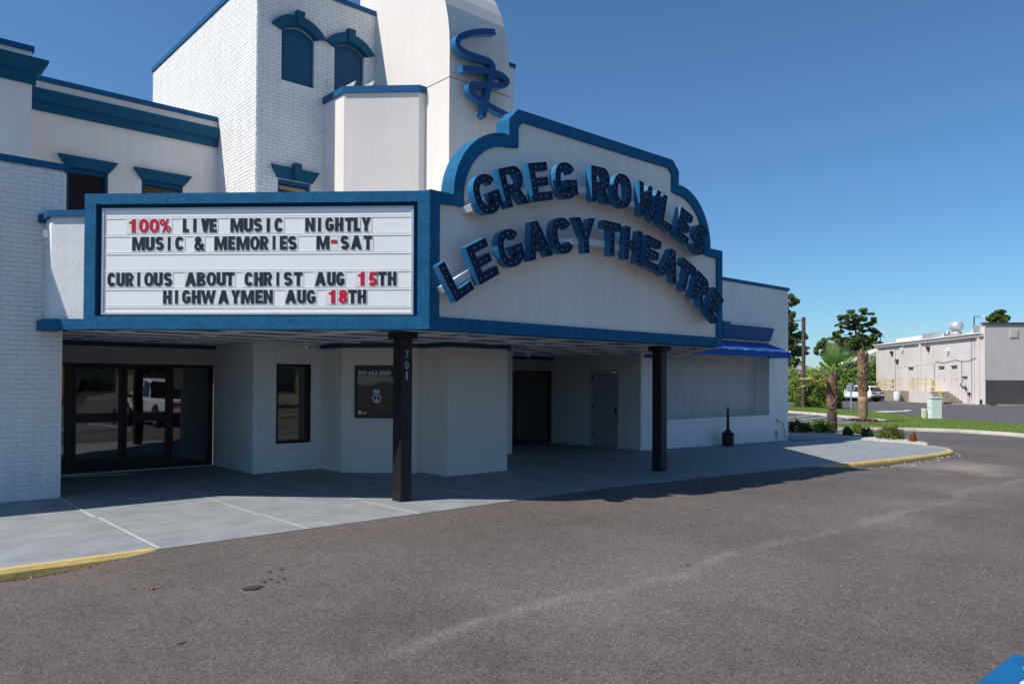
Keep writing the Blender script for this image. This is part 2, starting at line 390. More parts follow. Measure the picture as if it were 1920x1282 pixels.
def glyph(ch,w,h,t):
    """list of (outer, [holes]) shapes"""
    if ch=='I': return [([(0,0),(w,0),(w,h),(0,h)],[])]
    if ch=='-': return [([(0,h*.44),(w,h*.44),(w,h*.44+t),(0,h*.44+t)],[])]
    if ch=='L': return [([(0,0),(w,0),(w,t),(t,t),(t,h),(0,h)],[])]
    if ch=='T': return [([(0,h),(0,h-t),(w/2-t/2,h-t),(w/2-t/2,0),(w/2+t/2,0),(w/2+t/2,h-t),(w,h-t),(w,h)],[])]
    if ch=='E':
        m=h/2-t/2; return [([(0,0),(w,0),(w,t),(t,t),(t,m),(w*.9,m),(w*.9,m+t),(t,m+t),(t,h-t),(w*.97,h-t),(w*.97,h),(0,h)],[])]
    if ch=='H':
        m=h/2-t*.45; return [([(0,0),(t,0),(t,m),(w-t,m),(w-t,0),(w,0),(w,h),(w-t,h),(w-t,m+t*.9),(t,m+t*.9),(t,h),(0,h)],[])]
    if ch=='N': return [([(0,0),(t,0),(t,.60*h),(w-t,0),(w,0),(w,h),(w-t,h),(w-t,.40*h),(t,h),(0,h)],[])]
    if ch=='M': return [([(0,0),(t,0),(t,.60*h),(w/2-.3*t,0),(w/2+.3*t,0),(w-t,.60*h),(w-t,0),(w,0),(w,h),(w-1.25*t,h),(w/2,.38*h),(1.25*t,h),(0,h)],[])]
    if ch=='W': return [([(0,h),(t,h),(.31*w,.36*h),(w/2-.42*t,h),(w/2+.42*t,h),(.69*w,.36*h),(w-t,h),(w,h),(.80*w,0),(.64*w,0),(w/2,.56*h),(.36*w,0),(.20*w,0)],[])]
    if ch in 'AV':
        t1=t*1.12; f=t*.55; dx=(w/2-f)/h; X=lambda y:t1+dx*y
        if ch=='V':
            yi=h-(w/2-t1)/dx; return [([(0,h),(t1,h),(w/2,max(yi,.25*h)),(w-t1,h),(w,h),(w/2+f,0),(w/2-f,0)],[])]
        b1=.20*h; b2=b1+t*.85; ya=min((w/2-t1)/dx,h*.86)
        return [([(0,0),(t1,0),(X(b1),b1),(w-X(b1),b1),(w-t1,0),(w,0),(w/2+f,h),(w/2-f,h)],[[(X(b2),b2),(w-X(b2),b2),(w/2,ya)]])]
    if ch=='Y': return [([(0,h),(t*1.1,h),(w/2,.60*h),(w-t*1.1,h),(w,h),(w/2+t/2,.40*h),(w/2+t/2,0),(w/2-t/2,0),(w/2-t/2,.40*h)],[])]
    if ch=='U': return [(ribbon([(t/2,h),(t/2,h*.42)]+arc(w/2,h*.30,(w-t)/2,h*.30-t/2,180,360,12,.85)+[(w-t/2,h*.42),(w-t/2,h)],t),[])]
    if ch in 'O0': return [(arc(w/2,h/2,w/2,h/2,0,342,19,.86),[arc(w/2,h/2,w/2-t*(.95 if ch=='O' else .9),h/2-t*.82,0,342,19,.9)])]
    if ch=='C': return [(ribbon(arc(w/2,h/2,(w-t)/2,(h-t)/2,33,327,18,.82),t),[])]
    if ch=='G': return [(ribbon(arc(w/2,h/2,(w-t)/2,(h-t)/2,33,318,18,.82)+[(w-t/2,h*.22),(w-t/2,h*.42),(w*.52,h*.42)],t*.95),[])]
    if ch=='S':
        rx,ry=(w-t)/2,(h-t)/4
        return [(ribbon(arc(w/2,h-t/2-ry,rx,ry,22,265,12,.9)+arc(w/2,t/2+ry,rx,ry,85,-158,12,.9),t),[])]
    if ch=='R':
        rx=min(.29*h,w*.55); y0=.38*h; ry=(h-y0)/2; cy=(h+y0)/2
        o=[(0,0),(t,0),(t,y0),(w*.45,y0),(w-1.12*t,0),(w,0),(w*.74,y0+.02*h)]+arc(w-rx-.02*w,cy,rx,ry,-62,90,8)+[(0,h)]
        hx=w-rx-.02*w; k=t*.82
        return [(o,[[(t,y0+k)]+arc(hx,cy,max(rx-t*.95,.02*w),ry-k,-90,90,6)+[(t,h-k)]])]
    if ch=='B':
        rx=.27*h; k=t*.80
        o=[(0,0)]+arc(w-rx,.27*h,rx,.27*h,-90,68,8)+arc(w-rx-.03*w,.765*h,rx*.95,.235*h,-50,90,8)+[(0,h)]
        return [(o,[[(t,k)]+arc(w-rx,.27*h,rx-t*.9,.27*h-k,-90,90,6)+[(t,.54*h-k)],[(t,.53*h+k*.9)]+arc(w-rx-.03*w,.765*h,rx*.95-t*.9,.235*h-k*.9,-90,90,6)+[(t,h-k)]])]
    if ch=='8':
        o=arc(w/2,.28*h,w/2,.28*h,-218,38,14)+arc(w/2,.745*h,w*.46,.255*h,-38,218,14)
        return [(o,[arc(w/2,.28*h,w/2-t*.95,.28*h-t*.8,0,330,11),arc(w/2,.755*h,w*.46-t*.95,.245*h-t*.8,0,330,11)])]
    if ch=='1': return [([(w-t*1.15,0),(w,0),(w,h),(w-t*.85,h),(w*.35,.83*h),(0,.82*h),(0,.68*h),(w-t*1.15,.70*h)],[])]
    if ch=='5': return [(ribbon([(w*.95,h-t/2),(t*.95,h-t/2),(t*.70,.50*h)]+arc(w*.48,.315*h,w*.52-t/2,.315*h-t*.45,125,-150,12),t*.95),[])]
    if ch=='%':
        r=.25*h; a=w*.24
        ring=lambda cx,cy:(arc(cx,cy,a,r,0,330,11),[arc(cx,cy,a-t*.55,r-t*.5,0,330,11)])
        return [ring(a,h-r),ring(w-a,r),([(w*.22,0),(w*.38,0),(w*.80,h),(w*.64,h)],[])]
    return []
BUL={'G':lambda w,h,t:[arc(w/2,h/2,(w-t)/2,(h-t)/2,33,318,24,.82)+[(w-t/2,h*.42)],[(w-t/2,h*.42),(w*.55,h*.42)]],
 'R':lambda w,h,t:[[(t/2,.06*h),(t/2,h-t/2)],[(t,h-t/2)]+arc(w-.31*h,.69*h,.31*h-t/2,.31*h-t/2,90,-90,8)+[(t,.40*h)],[(w*.5,.36*h),(w-.55*t,.05*h)]],
 'E':lambda w,h,t:[[(t/2,.06*h),(t/2,h*.95)],[(t,h-t/2),(w*.92,h-t/2)],[(t,h/2),(w*.85,h/2)],[(t,t/2),(w*.94,t/2)]],
 'O':lambda w,h,t:[arc(w/2,h/2,(w-t)/2,(h-t)/2,0,350,24,.86)],
 'C':lambda w,h,t:[arc(w/2,h/2,(w-t)/2,(h-t)/2,33,327,24,.82)],
 'W':lambda w,h,t:[[(t*.5,h*.93),(.28*w,.07*h)],[(.30*w,.15*h),(w/2,h*.9)],[(w/2,h*.9),(.72*w,.1*h)],[(.72*w,.1*h),(w-t*.5,h*.93)]],
 'L':lambda w,h,t:[[(t/2,.94*h),(t/2,t/2)],[(t,t/2),(w*.93,t/2)]],
 'S':lambda w,h,t:[arc(w/2,h-t/2-(h-t)/4,(w-t)/2,(h-t)/4,22,265,12,.9)+arc(w/2,t/2+(h-t)/4,(w-t)/2,(h-t)/4,85,-158,12,.9)],
 'A':lambda w,h,t:[[(t*.6,.05*h),(w/2,h*.92)],[(w/2,h*.9),(w-t*.6,.05*h)],[(w*.36,.32*h),(w*.64,.32*h)]],
 'Y':lambda w,h,t:[[(t*.6,h*.93),(w/2,.5*h)],[(w/2,.5*h),(w-t*.6,h*.93)],[(w/2,.42*h),(w/2,.05*h)]],
 'T':lambda w,h,t:[[(w*.06,h-t/2),(w*.94,h-t/2)],[(w/2,h-t),(w/2,.05*h)]],
 'H':lambda w,h,t:[[(t/2,.05*h),(t/2,.95*h)],[(w-t/2,.05*h),(w-t/2,.95*h)],[(t,h/2),(w-t,h/2)]]}
def along(path,sp):
    out=[]; acc=sp*.35
    for a,b in zip(path,path[1:]):
        d=math.hypot(b[0]-a[0],b[1]-a[1])
        while acc<=d and d>1e-6: out.append((a[0]+(b[0]-a[0])*acc/d,a[1]+(b[1]-a[1])*acc/d)); acc+=sp
        acc-=d
    return out

# ---------------------------------------------------------------- ground
def wz(u):  # top of the painted walk
    return 0 if u<14.5 else max(-.115,-(u-14.5)*.0125)
def sm(a,b,x):
    t=min(1,max(0,(x-a)/(b-a))); return t*t*(3-2*t)
def edge_v(u):
    pts=[(-60,8.21),(2.5,8.21),(9.5,8.25),(12.5,7.95),(14.8,7.7),(17.2,7.48),(19.3,7.36),(21.5,7.36),(23.0,7.55)]
    for (a,b),(c,d) in zip(pts,pts[1:]):
        if u<=c: return b+(d-b)*(u-a)/(c-a)
    return pts[-1][1]
def az(u,v):
    drop=.095
    fl=sm(1.5,2.6,u)*(1-sm(14.3,17.5,u))
    d=edge_v(u)-v
    k=fl*(1-sm(0,5,d)) if d>0 else fl
    base=-drop-.02*sm(15,26,u)-.075*sm(15,18,u)*(1-sm(24.6,26.9,u))
    z=base*(1-k)+(-.004)*k
    if d<-.02 and u<26.6: z=min(z,-.24)
    return z
us=[-400,-150,-60,-25,-12,-6,-3]+[i*.25-2 for i in range(0,110)]+[26.6,28,32,40,60,90,130,200,320,600,900]
vs_=[-500,-200,-90,-45,-25,-15,-10,-6]+[i*.3-4 for i in range(0,34)]
mb=MB(); rows=[]
NV=60
for u in us:
    e=edge_v(u); col=[v for v in vs_ if v<e-.35]
    while len(col)<len(vs_): col.append(None)
    cl=[v for v in col if v is not None]; k=len(vs_)-len(cl); last=cl[-1]
    cl+= [last+(e-.012-last)*(j+1)/k for j in range(k)] if k else []
    cl+=[e+.02,9.6,11,13,15,18,22,28,40,60,100,180,320,700]
    for v in cl: mb.v.append((u,v,az(u,v) if u<27 else -.115))
n=len(vs_)+14
for i in range(len(us)-1):
    for j in range(n-1):
        a=i*n+j; mb.f.append((a,a+n,a+n+1,a+1)); mb.m.append(0)
ground=struct(mb,'asphalt_lot',m_asphalt,smooth=False,fix=False)

# painted walk with its kerb
front=[(u,edge_v(u)) for u in [-14,-6,0,2.5,4,6,8,9.5,11,12.5,14,14.8,16,17.2,18.4,19.3,20.4,21.5]]
nose=[(22.6,7.44),(23.4,7.66),(24.0,8.0),(24.45,8.45),(24.75,9.1),(25.0,9.9),(25.3,11.0),(25.3,12.2),(25.1,13.2),(24.9,14.6)]
rest=[(22.9,14.6),(22.9,12.6),(15.4,12.6),(15.4,15.8),(2.4,15.8),(2.4,12.8),(-14,12.8)]
mb=MB(); loop=front+nose+rest
tri=geometry.tessellate_polygon([[Vector((p[0],p[1],0)) for p in loop]])
# strip-built top so that the fall towards the right is followed
mb=MB(); uu=sorted(set([p[0] for p in front]+[22.0,22.9,23.4,24.0,24.45,24.75,25.0,25.3]))
def back_v(u):
    if u<=15.4: return 15.8
    if u<=22.9: return 12.6
    return 14.6
def front_v(u):
    if u<=21.5: return edge_v(u)
    pts=[(21.5,edge_v(21.5))]+nose[:7]
    for (a,b),(c,d) in zip(pts,pts[1:]):
        if u<=c: return b+(d-b)*(u-a)/(c-a)
    return 11.0
for a,b in zip(uu,uu[1:]):
    bv=back_v((a+b)/2); f0,f1=front_v(a)+.0,front_v(b)
    for k in range(4):
        g=lambda u,f,t:(u,f+(bv-f)*t,wz(u))
        mb.quad(g(a,f0,k/4),g(b,f1,k/4),g(b,f1,(k+1)/4),g(a,f0,(k+1)/4))
for a,b in zip(front+nose[:7],(front+nose[:7])[1:]):
    mb.quad((a[0],a[1],wz(a[0])-.3),(b[0],b[1],wz(b[0])-.3),(b[0],b[1],wz(b[0])),(a[0],a[1],wz(a[0])))
walk=struct(mb,'painted_walk',m_walk,fix=False)
def kerb(name,pts,w,mat,label=None,parent=None,ztop=None,drop=.16,rnd=.03,inward=1):
    """rounded kerb along pts (outer edge); w = width"""
    mb=MB(); P=[Vector((p[0],p[1])) for p in pts]; rows=[]
    for i,p in enumerate(P):
        a=P[max(i-1,0)]; b=P[min(i+1,len(P)-1)]; d=(b-a).normalized(); nrm=Vector((-d.y,d.x))*inward
        z=(ztop(p.x) if callable(ztop) else ztop)+.004
        prof=[(-.012,-drop),(-.006,-.085),(.012,-.035),(.045,-.006),(w,0),(w,-.05)]
        rows.append([tuple((*(p+nrm*(x-.052)),z+y+(rr(-.003,.002) if k in(1,2) else 0))) for k,(x,y) in enumerate(prof)])
    for r in rows: mb.v+=r
    m=6
    for i in range(len(rows)-1):
        for j in range(m-1): a=i*m+j; mb.f.append((a,a+m,a+m+1,a+1)); mb.m.append(0)
    return mb.build(name,mat,parent,kind='structure' if parent is None else None,fix=False,smooth=False)
def dens(pts,st=.35):
    out=[]
    for a,b in zip(pts,pts[1:]):
        n=max(1,int(math.hypot(b[0]-a[0],b[1]-a[1])/st))
        out+=[(a[0]+(b[0]-a[0])*i/n,a[1]+(b[1]-a[1])*i/n) for i in range(n)]
    return out+[pts[-1]]
kerb('yellow_kerb',dens([(-14,8.21),(2.47,8.21)]),.13,m_yellow,ztop=wz)
kerb('yellow_kerb',dens([(15.6,edge_v(15.6)),(17.2,7.48),(19.3,7.36),(21.5,7.36)]+nose[:5]),.15,m_yellow,ztop=wz)
kerb('white_kerb',dens(nose[4:]),.12,m_joint,ztop=wz)
# sealed joints across the walk
for u,segs in ((2.5,((8.25,10.6),(10.6,12.7))),(4.14,((8.22,9.55),(9.45,11.6),(11.6,15.5))),(5.72,((8.22,9.35),(9.3,9.62),(9.7,12.9))),(7.35,((8.3,9.6),(9.6,11.8))),(9.0,((8.3,10.6),)),(10.6,((8.3,12.6),)),(12.3,((8.1,13.5),))):
    for k,(a,b) in enumerate(segs):
        w=.006 if u>2.6 else .013; o=(.02,-.03,.03)[k%3]
        mb=MB(); mb.hexa([(u+o-w,a,.0005),(u+o+w,a,.0005),(u+o*.3+w*.8,b,.0005),(u+o*.3-w*.8,b,.0005),(u+o-w,a,.004),(u+o+w,a,.004),(u+o*.3+w*.8,b,.004),(u+o*.3-w*.8,b,.004)])
        mb.build('joint',m_joint,walk)
# stains on the asphalt
m_stain=M('oil_stain',(.050,.043,.041),.6,.3,20)
for k,(u,v,r) in enumerate([(2.68,6.28,.050),(2.83,6.40,.016),(2.91,6.45,.014),(2.92,6.33,.014),(3.0,6.38,.012),(3.0,6.68,.015),(3.13,6.70,.017),(2.05,6.9,.014),(1.81,5.43,.018),(7.95,5.56,.016),(6.32,4.45,.02)]):
    mb=MB(); pts=[(u+r*(1+rr(-.3,.4))*math.cos(a*.628)*1.5,v+r*(1+rr(-.3,.3))*math.sin(a*.628)) for a in range(10)]
    zz=az(u,v); i=len(mb.v)
    mb.v+=[(p[0],p[1],az(p[0],p[1])+.005) for p in pts]; mb.f.append(tuple(range(10))); mb.m.append(0)
    mb.build('stain',m_stain,ground,fix=False)
# accessible parking mark, blue square with white symbol, just entering the frame
m_ada=M('blue_road_paint',(.004,.115,.29),.6,.18,9,.5,120,fine=.1,bdist=.003)
m_wpaint=M('white_road_paint',(.66,.66,.64),.7,.15,7,.4,120,fine=.08,bdist=.003)
zz=az(5,1)+.004
mb=MB(); mb.box(FP,4.6,5.96,.22,1.575,zz-.004,zz)
ada=tag(mb.build('parking_symbol',m_ada,None),'blue painted square with white symbol on the asphalt at the bottom right corner','road marking')
mb=MB(); mb.prism(FP,arc(5.42,1.06,.38,.34,-170,110,16)+arc(5.42,1.06,.28,.25,110,-170,16),zz,zz+.004)
mb.prism(FP,arc(5.72,1.40,.07,.06,0,340,12),zz,zz+.004)
mb.build('symbol',m_wpaint,ada)

# ---------------------------------------------------------------- marquee
CU,CV=6.0,8.4
B45=F45(CU,CV); SG=FA(CV)
marq=thing('theatre_marquee','blue and pale stucco marquee with white letter board and arched sign panel over the walk','marquee',(6.0,9.2,2.43))
# letter board housing
mb=MB()
for x in cells(0,4.84,2.43,4.31,[(.165,2.61,4.68,4.165)]): mb.box(B45,*x,-.25,0)
mb.build('board_frame',m_blue,marq)
mb=MB(); mb.box(B45,.10,4.75,2.5,4.25,-.24,-.115); mb.build('board_recess',m_bluep,marq)
mb=MB()
for x in cells(.228,4.617,2.632,4.115,[(.26,2.66,4.585,4.09)]): mb.box(B45,*x,-.115,-.04)
mb.build('cabinet_edge',m_alu,marq)
mb=MB(); mb.box(B45,.25,4.595,2.65,4.10,-.115,-.055); panel=mb.build('letter_panel',m_white,marq)
for zc in (3.985,3.735,3.487,3.24,2.992,2.745):
    mb=MB(); mb.box(B45,.255,4.59,zc-.020,zc-.013,-.055,-.049).box(B45,.255,4.59,zc+.012,zc+.016,-.055,-.0505).box(B45,.255,4.59,zc-.013,zc+.012,-.055,-.0525)
    mb.build('letter_rail',m_rail,panel)
sx=lambda X:6.05510457-.00776620216*X+3.18275e-7*X*X
rows=[(3.775,.188,'1337-412r 0457-568r 0583-693r %705-840r L985-1055 I1110-1145 V1203-1305 E1310-1392 M1560-1710 U1722-1825 S1840-1940 I1996-2033 C2091-2193 N2463-2573 I2616-2650 G2703-2806 H2823-2918 T2943-3040 L3053-3123 Y3143-3251'),
(3.527,.188,'M377-527 U538-638 S657-755 I805-835 C895-998 &1133-1238 M1368-1518 E1535-1615 M1635-1785 O1800-1910 R1921-2018 I2070-2100 E2158-2240 S2258-2360 M2600-2754 -2776-2846r S2891-2990 A3016-3146 T3170-3270'),
(3.030,.188,'C83-180 U192-288 R303-396 I443-473 O527-635 U645-745 S762-860 A1020-1150 B1165-1262 O1280-1390 U1402-1502 T1510-1610 C1737-1838 H1855-1953 R1966-2066 I2120-2150 S2208-2310 T2333-2433 A2585-2716 U2733-2830 G2843-2940 13106-3181r 53228-3333r T3348-3448 H3466-3566'),
(2.785,.188,'H757-855 I900-932 G985-1085 H1105-1203 W1212-1388 A1420-1548 Y1575-1680 M1698-1850 E1868-1956 N1968-2076 A2228-2360 U2375-2473 G2488-2593 12753-2828r 82873-2976r T2991-3088 H3103-3203')]
for zb,hh,spec in rows:
    for tok in spec.split():
        red=tok.endswith('r'); tok=tok.rstrip('r'); ch=tok[0]; a,b=tok[1:].split('-') if ch!='-' else tok[1:].split('-')
        s0=sx(185+float(a)/6.4); s1=sx(185+float(b)/6.4); w=s0-s1; t=.043 if not red else .046
        if ch=='I': t=w
        zj=zb+rr(-.003,.003)
        F=lambda p,q,c,s0=s0,zj=zj:B45(s0-p,zj+q,c)
        mb=MB()
        if ch=='&':
            P=[(w,.0),(w*.12,hh*.72),(w*.14,hh*.86),(w*.35,hh*.95),(w*.55,hh*.86),(w*.55,hh*.72),(w*.12,hh*.42),(w*.08,hh*.2),(w*.25,hh*.06),(w*.5,hh*.06),(w*.95,hh*.48)]
            for p,q in zip(P,P[1:]): mb.prism(F,ribbon([p,q],.036),-.050,-.044)
        else:
            for o,hs in glyph(ch,w,hh,t): mb.prism(F,o,-.051,-.045,holes=hs)
        L=mb.build('letter',m_red if red else m_blk,panel,label=('red plastic ' if red else None) and 'red plastic marquee character')
        pd=.020 if ch not in 'I1' else .045
        mb=MB(); mb.box(F,-pd,w+pd,-.012,hh+.012,-.0545,-.0515); mb.build('letter_tile',m_tile,L)
        # the panel itself carries the letter in its tile
# blue band and stucco return at the left end, down to the brick wall
def plan(mb,pts,z0,z1): mb.prism(FP,pts,z0,z1); return mb
def bp(s,c): x,y,_=B45(s,0,c); return (x,y)
mb=MB(); plan(mb,[bp(4.84,0),bp(5.42,0),(2.167,12.69),(2.42,12.69),(2.42,12.35),bp(4.84,-.25)],2.425,2.572); mb.build('band',m_blue,marq)
mb=MB(); plan(mb,[bp(4.84,-.07),bp(5.36,-.07),(2.262,12.69),(2.46,12.69),(2.46,12.4),bp(4.84,-.25)],2.572,4.005); mb.build('end_panel',m_stucco_rough,marq)
mb=MB(); plan(mb,[bp(4.84,-.03),bp(5.40,-.03),(2.20,12.69),(2.46,12.69),(2.46,12.4),bp(4.84,-.25)],4.005,4.095)
plan(mb,[(2.17,12.62),(2.17,12.69),(2.30,12.69),(2.30,12.62)],3.98,4.10); mb.build('coping',m_bluep,marq)
mb=MB(); mb.box(B45,4.84,5.35,3.990,4.006,-.072,-.045); mb.build('drip_edge',m_joint,marq)
mb=MB(); mb.box(FB(2.262),12.40,12.52,3.66,3.93,0,.008); jb=mb.build('junction_plate',m_plw,marq)
mb=MB(); mb.box(FB(2.262),12.42,12.50,3.74,3.85,.008,.07); mb.build('junction_box',m_plw,jb)
# arched sign panel
def sign_loop(i):
    c0=4.33; r=1.03-i*.98; x0,x1=6.0+i,13.07-i
    cxl,cxr=7.43+(.0 if not i else .02),11.63-(.0 if not i else .02)
    zt=5.81-i; zs=5.40-(.17 if i else 0)
    L=[(x0,2.43 if not i else 2.61),(x1,2.43 if not i else 2.61),(x1,c0-i)]
    A=arc(cxr,c0-(0 if not i else .02),r,1.06-i,0 if not i else -8,88,16)
    st=11.63 if not i else 11.44
    L+= A
    L+= [(st,zs if i else 5.37),(st,5.63-i*.55),(11.45-(.10 if i else 0),zt),(7.61+(.10 if i else 0),zt),((7.43 if not i else 7.62),5.63-i*.55),((7.43 if not i else 7.62),zs if i else 5.37)]
    L+= [(2*9.53-p[0],p[1]) for p in A[::-1]] + [(x0,c0-i)]
    return L
OUT,INN=sign_loop(0),sign_loop(.17)
mb=MB(); mb.prism(SG,OUT,-.30,0,holes=[INN]); mb.build('sign_trim',m_blue,marq)
mb=MB(); mb.prism(SG,[(p[0],p[1]) for p in INN],-.26,-.045); mb.build('sign_panel',m_stucco_sign,marq)
# far side of the canopy (hidden behind the sign), roof deck and soffit
mb=MB(); plan(mb,[(13.0,8.45),(13.075,8.45),(16.88,12.23),(16.88,12.31),(16.65,12.31),(12.9,8.66)],2.43,4.0); mb.build('end_panel',m_stucco_rough,marq)
mb=MB(); plan(mb,[(6.2,8.66),(2.5,12.36),(2.5,12.68),(5.8,15.5),(15.4,15.5),(16.6,12.3),(12.9,8.66)],3.55,3.65); mb.build('roof_deck',m_alu,marq)
mb=MB(); plan(mb,[(6.12,8.5),(2.46,12.18),(2.51,15.68),(15.45,15.68),(15.5,12.34),(16.7,12.3),(12.95,8.5)],2.462,2.50); sof=mb.build('soffit',m_soffit,marq)
def sof_lim_u(v): return (max(2.55,14.62-v) ,min(15.40 if v>12.3 else 99, v+4.45))
for v in (8.95,9.87,10.79,11.71,12.63,13.5,14.35,15.2):
    a,b=sof_lim_u(v); segs=[(a,b)]
    if 13.7<v<15.6: segs=[(a,5.79),(12.28,b)]
    elif 12.9<v<13.7: segs=[(a,7.17),(10.9,b)]
    elif v>11.15 and v<12.9: segs=[(a,7.2+max(0,12.9-v)-.05),(10.87-max(0,12.9-v)+.05,b)]
    for s,e in segs: MB().box(FP,s,e,v-.05,v+.05,2.436,2.463).build('batten',m_batten,sof)
for u in (3.2,4.42,5.64,6.86,8.08,9.30,10.52,11.74,12.96,14.18):
    v0=max(8.55,14.62-u,u-4.4); v1=15.6
    if 5.8<u<12.26: v1=13.65
    if 7.2<u<10.87: v1=12.2
    if 8.3<u<9.85: v1=11.1
    MB().box(FP,u-.05,u+.05,v0,v1,2.432,2.4625).build('batten',m_batten,sof)
for u,v in ((7.55,9.65),(9.1,10.2),(7.15,10.9),(10.1,10.5),(3.6,12.9),(4.5,12.0),(3.5,14.4),(5.0,14.9),(4.6,13.7),(6.3,12.6),(13.9,10.9),(13.2,14.0),(14.6,13.1),(11.5,12.1)):
    mb=MB(); mb.prism(FP,arc(u,v,.10,.10,0,345,15),2.448,2.4625,holes=[arc(u,v,.075,.075,0,345,15)]); dl=mb.build('downlight',m_plw,sof)
    mb=MB(); mb.prism(FP,arc(u,v,.075,.075,0,345,15),2.456,2.4625); mb.build('lens',m_alu,dl)
# raceways and channel letters
C1=(9.335,-1.382,6.27); C2=(9.325,-1.578,5.63)
for (cu,cz,_),r,a0,a1 in ((C1,6.17,-26.7,26.4),(C2,5.55,-35.0,35.4)):
    A=[(cu+ (r+.048)*math.sin(math.radians(a0+(a1-a0)*i/40)),cz+(r+.048)*math.cos(math.radians(a0+(a1-a0)*i/40))) for i in range(41)]
    B=[(cu+ (r-.048)*math.sin(math.radians(a1+(a0-a1)*i/40)),cz+(r-.048)*math.cos(math.radians(a1+(a0-a1)*i/40))) for i in range(41)]
    mb=MB(); mb.prism(SG,A+B,-.044,.198); mb.build('raceway',m_race,marq)
WID=dict(G=.50,R=.47,E=.42,O=.49,W=.64,L=.39,S=.43,A=.54,C=.48,Y=.50,T=.45,H=.46)
for (cu,cz,r),word,hh in ((C1,[('G',-24.3),('R',-19.4),('E',-14.3),('G',-9.2),('R',-1.9),('O',2.95),('W',9.3),('L',14.2),('E',19.0),('S',23.8)],.56),
                       (C2,[('L',-33.4),('E',-28.0),('G',-22.2),('A',-16.4),('C',-10.9),('Y',-5.6),('T',.8),('H',6.3),('E',11.7),('A',17.0),('T',22.1),('R',27.0),('E',32.3)],.55)):
    for ch,ang in word:
        w=WID[ch]*.97; t=.124; th=math.radians(ang); cc,ss=math.cos(th),math.sin(th); px,pz=cu+r*ss,cz+r*cc
        def F(a,b,c,px=px,pz=pz,cc=cc,ss=ss,w=w,hh=hh): 
            a-=w/2; b-=hh/2; return (px+a*cc+b*ss, CV-c+.02, pz-a*ss+b*cc)
        mb=MB()
        for o,hs in glyph(ch,w,hh,t):
            mb.prism(F,o,.200,.305,0,holes=hs,side=1)
            for lp in [o]+hs: mb.walls(F,lp,.295,.328,1)
        L=mb.build('channel_letter',[m_chan,m_chan_lit],marq,fix=False)
        mb=MB()
        for p in BUL[ch](w,hh,t):
            for a,b in along(p,.118): x=F(a,b,.316); mb.ball(x,.0115,n=6,m=4)
        mb.build('bulbs',m_bulb,L,kind='stuff',smooth=True,fix=False)

# ---------------------------------------------------------------- posts
def post(u,v,z1,label):
    p=thing('support_post',label,'post',(u,v,0),group='black posts carrying the marquee',local=True)
    mb=MB(); mb.box(FP,0,.185,0,.215,0,z1-.10); mb.build('shaft',m_black,p)
    mb=MB(); mb.box(FP,-.055,.24,-.055,.27,z1-.10,z1-.002); mb.build('cap',m_black,p)
    return p
p1=post(6.07,9.17,2.44,'black square post numbered 701, under the corner of the letter board')
post(11.99,9.07,2.44,'plain black square post under the right end of the arched sign')
for ch,zc,sz,w in (('7',2.055,.165,.072),('0',1.90,.165,.075),('1',1.752,.165,.03)):
    me=text_mesh(ch,sz,.002,offset=-.002 if ch!='1' else .004,align='CENTER',sx=.82)
    o=bpy.data.objects.new('digit',me); COL.objects.link(o); me.materials.append(m_gtext); o.parent=p1
    o.rotation_euler=(math.pi/2,0,0); o.location=(.088,-.004,zc)

# ---------------------------------------------------------------- theatre building
th=thing('theatre_building','white painted brick and pale stucco theatre with blue trim behind the marquee','theatre',(9.0,14.0,0))
F127=FA(12.7)
# left brick block
w=slab('brick_wall',F127,-9,2.50,-.1,4.79,-.35,-.002,m_mortar,th)
brick_field(F127,-1.0,2.50,.01,4.79,w,indiv=lambda a,b:a>1.66 and (b<2.45 or a<2.2),seed=1)
w=slab('side_wall',FB(2.50),13.05,15.65,-.1,4.79,.0,.30,m_mortar,th)
mb=MB(); mb.box(FP,-9,2.54,12.66,12.95,4.79,4.885); mb.box(FP,2.24,2.54,12.95,14.3,4.79,4.885); mb.build('coping',m_bluep,th)
mb=MB(); mb.box(FP,-9,2.3,12.95,14.4,4.55,4.62); mb.build('flat_roof',m_alu,th)
# grey stucco block behind it, with flared cornice
slab('stucco_wall',FA(14.3),-9,2.335,4.3,7.02,-.3,0,m_stucco_grey,th)
slab('stucco_wall',FB(2.335),14.6,15.6,4.3,7.02,.001,.25,m_stucco_grey,th)
mb=MB(); mb.box(FP,-9,2.36,14.27,14.62,7.02,7.11); mb.build('coping',m_bluep,th)
def cornice(name,a0,a1,v0,zb,zm,zt,pr,parent,endr=False,mat=m_lintel):
    """flared cornice on a wall facing -v: band then splayed top"""
    prof=[(0,zb),(.06,zb),(.06,zm),(.10,zm+.02),(pr,zt-.05),(pr,zt),(0,zt)]
    mb=MB(); i=len(mb.v); n=len(prof)
    for a in (0,1):
        for c,z in prof:
            u=a1+(c*.8 if endr else 0) if a else a0
            mb.v.append((u,v0-c,z))
    for k in range(n):
        j=(k+1)%n; mb.f.append((k,j,n+j,n+k)); mb.m.append(0)
    mb.f.append(tuple(range(n))); mb.m.append(0); mb.f.append(tuple(n+k for k in range(n))); mb.m.append(0)
    if endr:
        # return along +v
        j0=len(mb.v)
        for v in (0,1):
            for c,z in prof: mb.v.append((a1+c*.8, (v0-c) if not v else v0+.35,z))
        for k in range(n):
            j=(k+1)%n; mb.f.append((j0+k,j0+j,j0+n+j,j0+n+k)); mb.m.append(0)
        mb.f.append(tuple(j0+n+k for k in range(n))); mb.m.append(0)
    return mb.build(name,mat,parent)
cornice('cornice',-9,2.335,14.3,6.49,6.66,6.86,.24,th,True)
